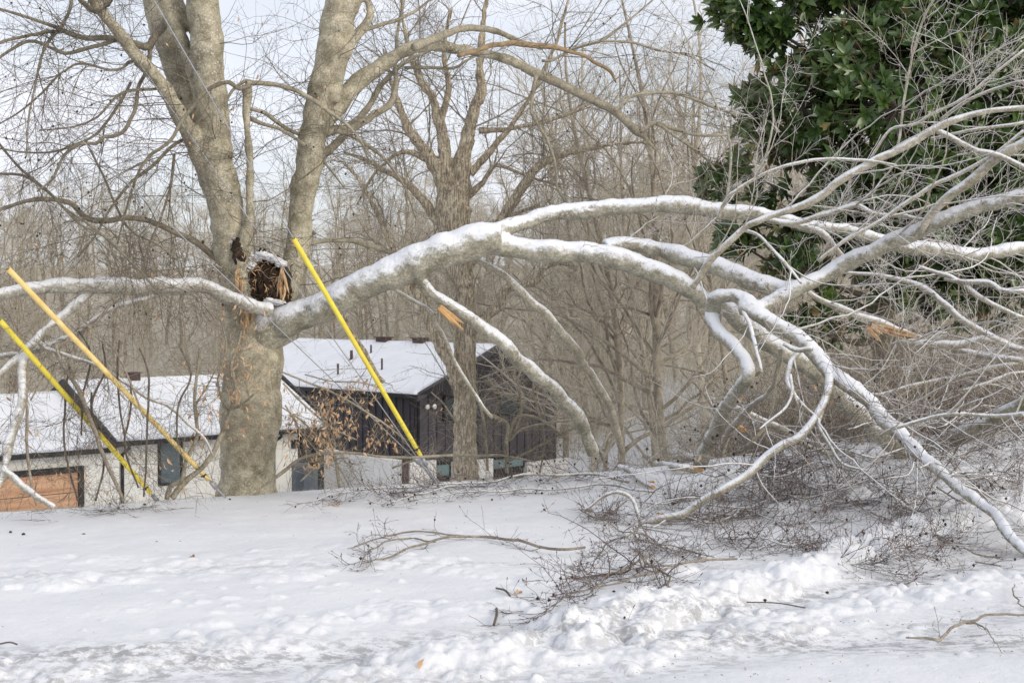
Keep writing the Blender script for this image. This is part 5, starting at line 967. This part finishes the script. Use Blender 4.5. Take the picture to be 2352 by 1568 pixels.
# ------------------------------------------------------------ grass blades and brush along the bank edge
def edge_brush():
    rng = np.random.default_rng(5); n = 9000; x = rng.uniform(-7, 3, n); y = 16.2+.55*x+rng.normal(0, .35, n); z = ground_z(x, y)-.01
    C = np.column_stack([x, y, z]); d = nrm(rng.normal(size=(n, 3))*.5+np.array([0, 0, 1.])); Lh = rng.uniform(.015, .05, n); g = G()
    P = np.stack([C, C+d*Lh[:, None]*.5, C+(d+rng.normal(size=(n, 3))*.3)*Lh[:, None]], 1); g.tubes(P, np.tile([.0012, .001, .0004], (n, 1)), 3); o = g.obj('grass', M['far_pale'], None); tag(o, 'sparse dry grass tips poking out of the snow along the bank edge', 'grass', kind='stuff')
    # thicket behind the bank edge
    n = 330; u = rng.uniform(-20, 1330, n); c = rng.uniform(.4, 4.0, n); y = np.zeros(n)
    x = rng.uniform(-6.5, 3.2, n); y = 16.2+.55*x+c; z = ground_z(x, y); B = np.column_stack([x, y, z]); h = rng.uniform(.25, .7, n)*np.where(x > -2.2, .8, 1)
    d = nrm(rng.normal(size=(n, 3))*.35+np.array([0, 0, 1.])); P = [B]
    for k in range(6): d = nrm(d+rng.normal(size=(n, 3))*.2); P.append(P[-1]+d*(h/6)[:, None]*1.6)
    P = np.stack(P, 1); R = np.linspace(.005, .002, 7)[None]*np.ones((n, 1)); a2, r2 = spawn(P, R, 1700, (.12, .5), .8, 5, .16, t=(.2, 1), rr=.007, rmin=.0015, rng=rng, zig=.1)
    a3, r3 = spawn(a2, r2, 2200, (.05, .22), .8, 4, .16, t=(.2, 1), rr=.007, rmin=.0013, rng=rng)
    o = twigs_part('thicket', [(P, R), (a2, r2), (a3, r3)], M['twig_grey'], None, 3); tag(o, 'thin leafless thicket just behind the bank edge', 'thicket', kind='stuff')
    # wider brush under the wood on the right
    n = 3600; y = rng.uniform(18, 62, n)**1.0; x = rng.uniform(0, 1, n)*(.30*y+1)+.12*y-.3+rng.normal(0, .5, n); sel = ~((y > 40) & (y < 60) & (x < 3.2)); x, y = x[sel], y[sel]; n = len(x)
    z = ground_z(x, y); B = np.column_stack([x, y, z]); h = rng.uniform(.5, 1.9, n); d = nrm(rng.normal(size=(n, 3))*.35+np.array([0, 0, 1.])); P = [B]
    for k in range(6): d = nrm(d+rng.normal(size=(n, 3))*.22); P.append(P[-1]+d*(h/6)[:, None]*1.4)
    P = np.stack(P, 1); R = np.linspace(.008, .003, 7)[None]*np.ones((n, 1))*(y/30)[:, None]**.5; a2, r2 = spawn(P, R, 15000, (.25, .9), .8, 5, .18, t=(.1, 1), rr=.006, rmin=.0026, rng=rng, zig=.1)
    a3, r3 = spawn(a2, r2, 22000, (.1, .4), .8, 4, .18, t=(.1, 1), rr=.006, rmin=.0022, rng=rng)
    o = twigs_part('brush', [(P, R), (a2, r2), (a3, r3)], M['far_twig'], None, 3); tag(o, 'tangled bare brush under the wood on the right', 'brush', kind='stuff')
edge_brush()
def slope_brush():
    rng = np.random.default_rng(15); n = 4800; y = rng.uniform(60, 125, n); x = rng.uniform(-.42, .42, n)*y; z = ground_z(x, y); B = np.column_stack([x, y, z]); h = rng.uniform(1.0, 3.4, n); d = nrm(rng.normal(size=(n, 3))*.3+np.array([0, 0, 1.])); P = [B]
    for k in range(6): d = nrm(d+rng.normal(size=(n, 3))*.2); P.append(P[-1]+d*(h/6)[:, None]*1.3)
    P = np.stack(P, 1); R = np.linspace(.018, .007, 7)[None]*np.ones((n, 1)); a2, r2 = spawn(P, R, 20000, (.5, 1.7), .8, 5, .18, t=(.1, 1), rr=.006, rmin=.006, rng=rng)
    a3, r3 = spawn(a2, r2, 30000, (.25, .8), .8, 4, .18, t=(.1, 1), rr=.006, rmin=.005, rng=rng)
    o = twigs_part('brush', [(P, R), (a2, r2), (a3, r3)], M['far_twig'], None, 3); tag(o, 'grey brown brush covering the foot of the far slope', 'brush', kind='stuff')
slope_brush()
def heap_brush():
    rng = np.random.default_rng(25); n = 2300; y = rng.uniform(16.6, 26, n); x = rng.uniform(.9, 9.6, n); k = (crest(x, y) > -1.6) & ((x > 3.0) | (crest(x, y) > 0.9)); x, y = x[k], y[k]; n = len(x); z = ground_z(x, y); B = np.column_stack([x, y, z]); h = rng.uniform(.3, .95, n)*(0.5+.95*sst(2, 5, x)); d = nrm(rng.normal(size=(n, 3))*.9+np.array([0, 0, .8])); d[:, 2] = np.abs(d[:, 2]); P = [B]
    for k in range(6): d = nrm(d+rng.normal(size=(n, 3))*.25+np.array([0, 0, -.05])); P.append(P[-1]+d*(h/6)[:, None]*1.9)
    P = press(np.stack(P, 1)); R = np.linspace(.007, .0025, 7)[None]*rng.uniform(.6, 1.8, (n, 1)); a2, r2 = spawn(P, R, 11000, (.2, .8), .8, 6, .18, t=(.1, 1), rr=.005, rmin=.0022, rng=rng, zig=.1)
    a3, r3 = spawn(a2, r2, 15000, (.07, .32), .8, 4, .18, t=(.1, 1), rr=.006, rmin=.0018, rng=rng)
    g = G(); g.tubes(P, R, 4); g.tubes(press(a2), r2, 3, 1); g.tubes(press(a3), r3, 3, 1); o = g.obj('brush', [M['far_bark'], M['red_twig']], None); tag(o, 'low heap of broken twigs along the bank edge under the fallen crown', 'brush', kind='stuff')
heap_brush()

# ------------------------------------------------------------ the bare wood behind
def wood_variant(seed, H, r0, spread, n1, n2, n3, n4, thin=1.0, first=0.2, rm=.006):
    rng = np.random.default_rng(seed); g = []
    t = np.linspace(0, 1, 14); lean = rng.normal(0, .10, 2); x = lean[0]*H*t+.35*np.sin(t*7+seed)*t**.7; y = lean[1]*H*t+.35*np.cos(t*6+seed)*t**.7
    TP = np.column_stack([x, y, H*t-.3*(t == 0)]); TR = r0*(1-.85*t)+.01
    P0, R0 = cr(np.column_stack([TP, TR]), 24)[None, :, :3], cr(np.column_stack([TP, TR]), 24)[None, :, 3]
    P1, R1 = spawn(P0, R0, n1, (H*.22, H*.45), spread, 10, .17, (0, 0, .12), (0, 0, .02), (first, .97), .011, rm*1.5, rfac=.6, rng=rng, zig=.05)
    P2, R2 = spawn(P1, R1, n2, (H*.08, H*.2), .7, 6, .14, (0, 0, .15), (0, 0, .02), (.15, 1), .009, rm, rng=rng, zig=.06)
    P3, R3 = spawn(P2, R2, n3, (H*.04, H*.1), .7, 5, .15, (0, 0, .1), t=(.1, 1), rr=.009, rmin=rm*.8, rng=rng, zig=.07)
    P4, R4 = spawn(P3, R3, n4, (H*.02, H*.05), .7, 4, .15, t=(.1, 1), rr=.009, rmin=rm*.6, rng=rng)
    return (P0, R0, P1, R1), (P2, R2, P3, R3, P4, R4)
PROTO = []
for k, (H, r0, sp, n1, n2, n3, n4, fst, rm, nm) in enumerate(((13, .15, .75, 22, 130, 800, 2200, .25, .0052, 'far'), (15, .19, .8, 26, 150, 900, 2400, .3, .0058, 'far'), (12, .11, .65, 20, 120, 760, 2000, .2, .005, 'far'), (14, .13, .6, 22, 140, 820, 2200, .3, .005, 'pale'), (10, .09, .7, 18, 110, 700, 1800, .15, .005, 'pale'), (16, .16, .55, 24, 150, 900, 2400, .35, .0055, 'far'))):
    A_, B_ = wood_variant(40+k, H, r0*.8, sp*1.2, int(n1*1.2), n2, int(n3*.85), int(n4*.5), first=fst*.5, rm=rm*.85); PROTO.append((A_, B_, nm, H))
MESH = []
for A_, B_, nm, H in PROTO:
    g = G(); g.tubes(A_[0], A_[1], 9); g.tubes(A_[2], A_[3], 5); V = np.concatenate(g.V); m1 = mesh('wood_trunk', V, g.F, M['far_pale' if nm == 'pale' else 'far_bark'])
    g = G(); [g.tubes(B_[i], B_[i+1], 3) for i in (0, 2, 4)]; m2 = mesh('wood_twigs', np.concatenate(g.V), g.F, M['far_twig']); MESH.append((m1, m2))
def place_tree(k, x, y, rz, s, label, group, name='woodland_tree'):
    r = root(name, (x, y, float(ground_z(x, y))-.05), label, 'tree', group); r.rotation_euler = (0, 0, rz); r.scale = (s, s, s)
    a = bpy.data.objects.new('trunk', MESH[k][0]); b = bpy.data.objects.new('twigs', MESH[k][1]); b['kind'] = 'stuff'
    for o in (a, b): COL.objects.link(o); o.parent = r
    return r
rng = np.random.default_rng(21)
for (u, d, k, s, lab) in ((1445, 30, 2, .95, 'slim dark trunk seen through the arch, nearest to its right foot'), (1513, 33, 2, .9, 'thin tree just right of the slim dark trunk under the arch'), (1550, 28, 0, .85, 'straighter brown trunk left of the leaning cut limb'), (1372, 34, 3, .9, 'pale barked tree behind the right end of the arch branch'), (1682, 31, 2, .7, 'dark trunk directly behind the leaning cut limb'), (1300, 62, 5, 1.0, 'tall tree rising right behind the charcoal gable'), (1620, 40, 3, .95, 'pale tree between the arch and the magnolia'), (1850, 44, 3, .7, 'tree standing behind the left side of the magnolia'), (2140, 36, 1, .7, 'tree behind the magnolia trunk at right')):
    x = (u-1176)/F*d; place_tree(k, x, d, rng.uniform(0, 6.28), s, lab, None)
cnt = 0; pts = []
for _ in range(6000):
    if cnt >= 92: break
    d = 40+74*rng.random()**.8; u = rng.uniform(-250, 2600); x = (u-1176)/F*d
    if d < 62 and u < 1330: continue
    if any((x-a)**2+(d-b)**2 < 2.0+d*.05 for a, b in pts): continue
    if u < 900 and rng.random() < .3: continue
    pts.append((x, d)); cnt += 1; k = rng.integers(0, 6); s = rng.uniform(.75, 1.15) if u > 850 else rng.uniform(.5, .75)
    place_tree(k, x, d, rng.uniform(0, 6.28), s, 'bare grey brown tree standing in the wood behind the houses', 'bare trees of the wood behind')
# far wooded slope, one mass
def far_wood():
    g = G(); rng = np.random.default_rng(31); n = 0; LO = []
    for k in range(4):
        A_, B_ = wood_variant(70+k, 12, .14, .7, 18, 90, 420, 700, first=.15, rm=.010); LO.append((A_, B_))
    while n < 360:
        d = rng.uniform(85, 205); u = rng.uniform(-300, 2650); x = (u-1176)/F*d; z = float(ground_z(x, d)); s = rng.uniform(.6, .95); a = rng.uniform(0, 6.28); c, s_ = math.cos(a), math.sin(a)
        Rm = np.array([[c, s_, 0], [-s_, c, 0], [0, 0, 1]])*s; A_, B_ = LO[n % 4]; o_ = np.array([x, d, z])
        g.tubes(A_[0]@Rm+o_, A_[1]*s, 5, 1); g.tubes(A_[2]@Rm+o_, A_[3]*s, 3, 1)
        for i in (0, 2, 4): g.tubes(B_[i]@Rm+o_, B_[i+1]*s, 3)
        n += 1
    o = g.obj('far_woodland', [M['far_twig'], M['far_bark']], None); tag(o, 'grey brown leafless woodland covering the far slope', 'woodland', kind='stuff')
far_wood()
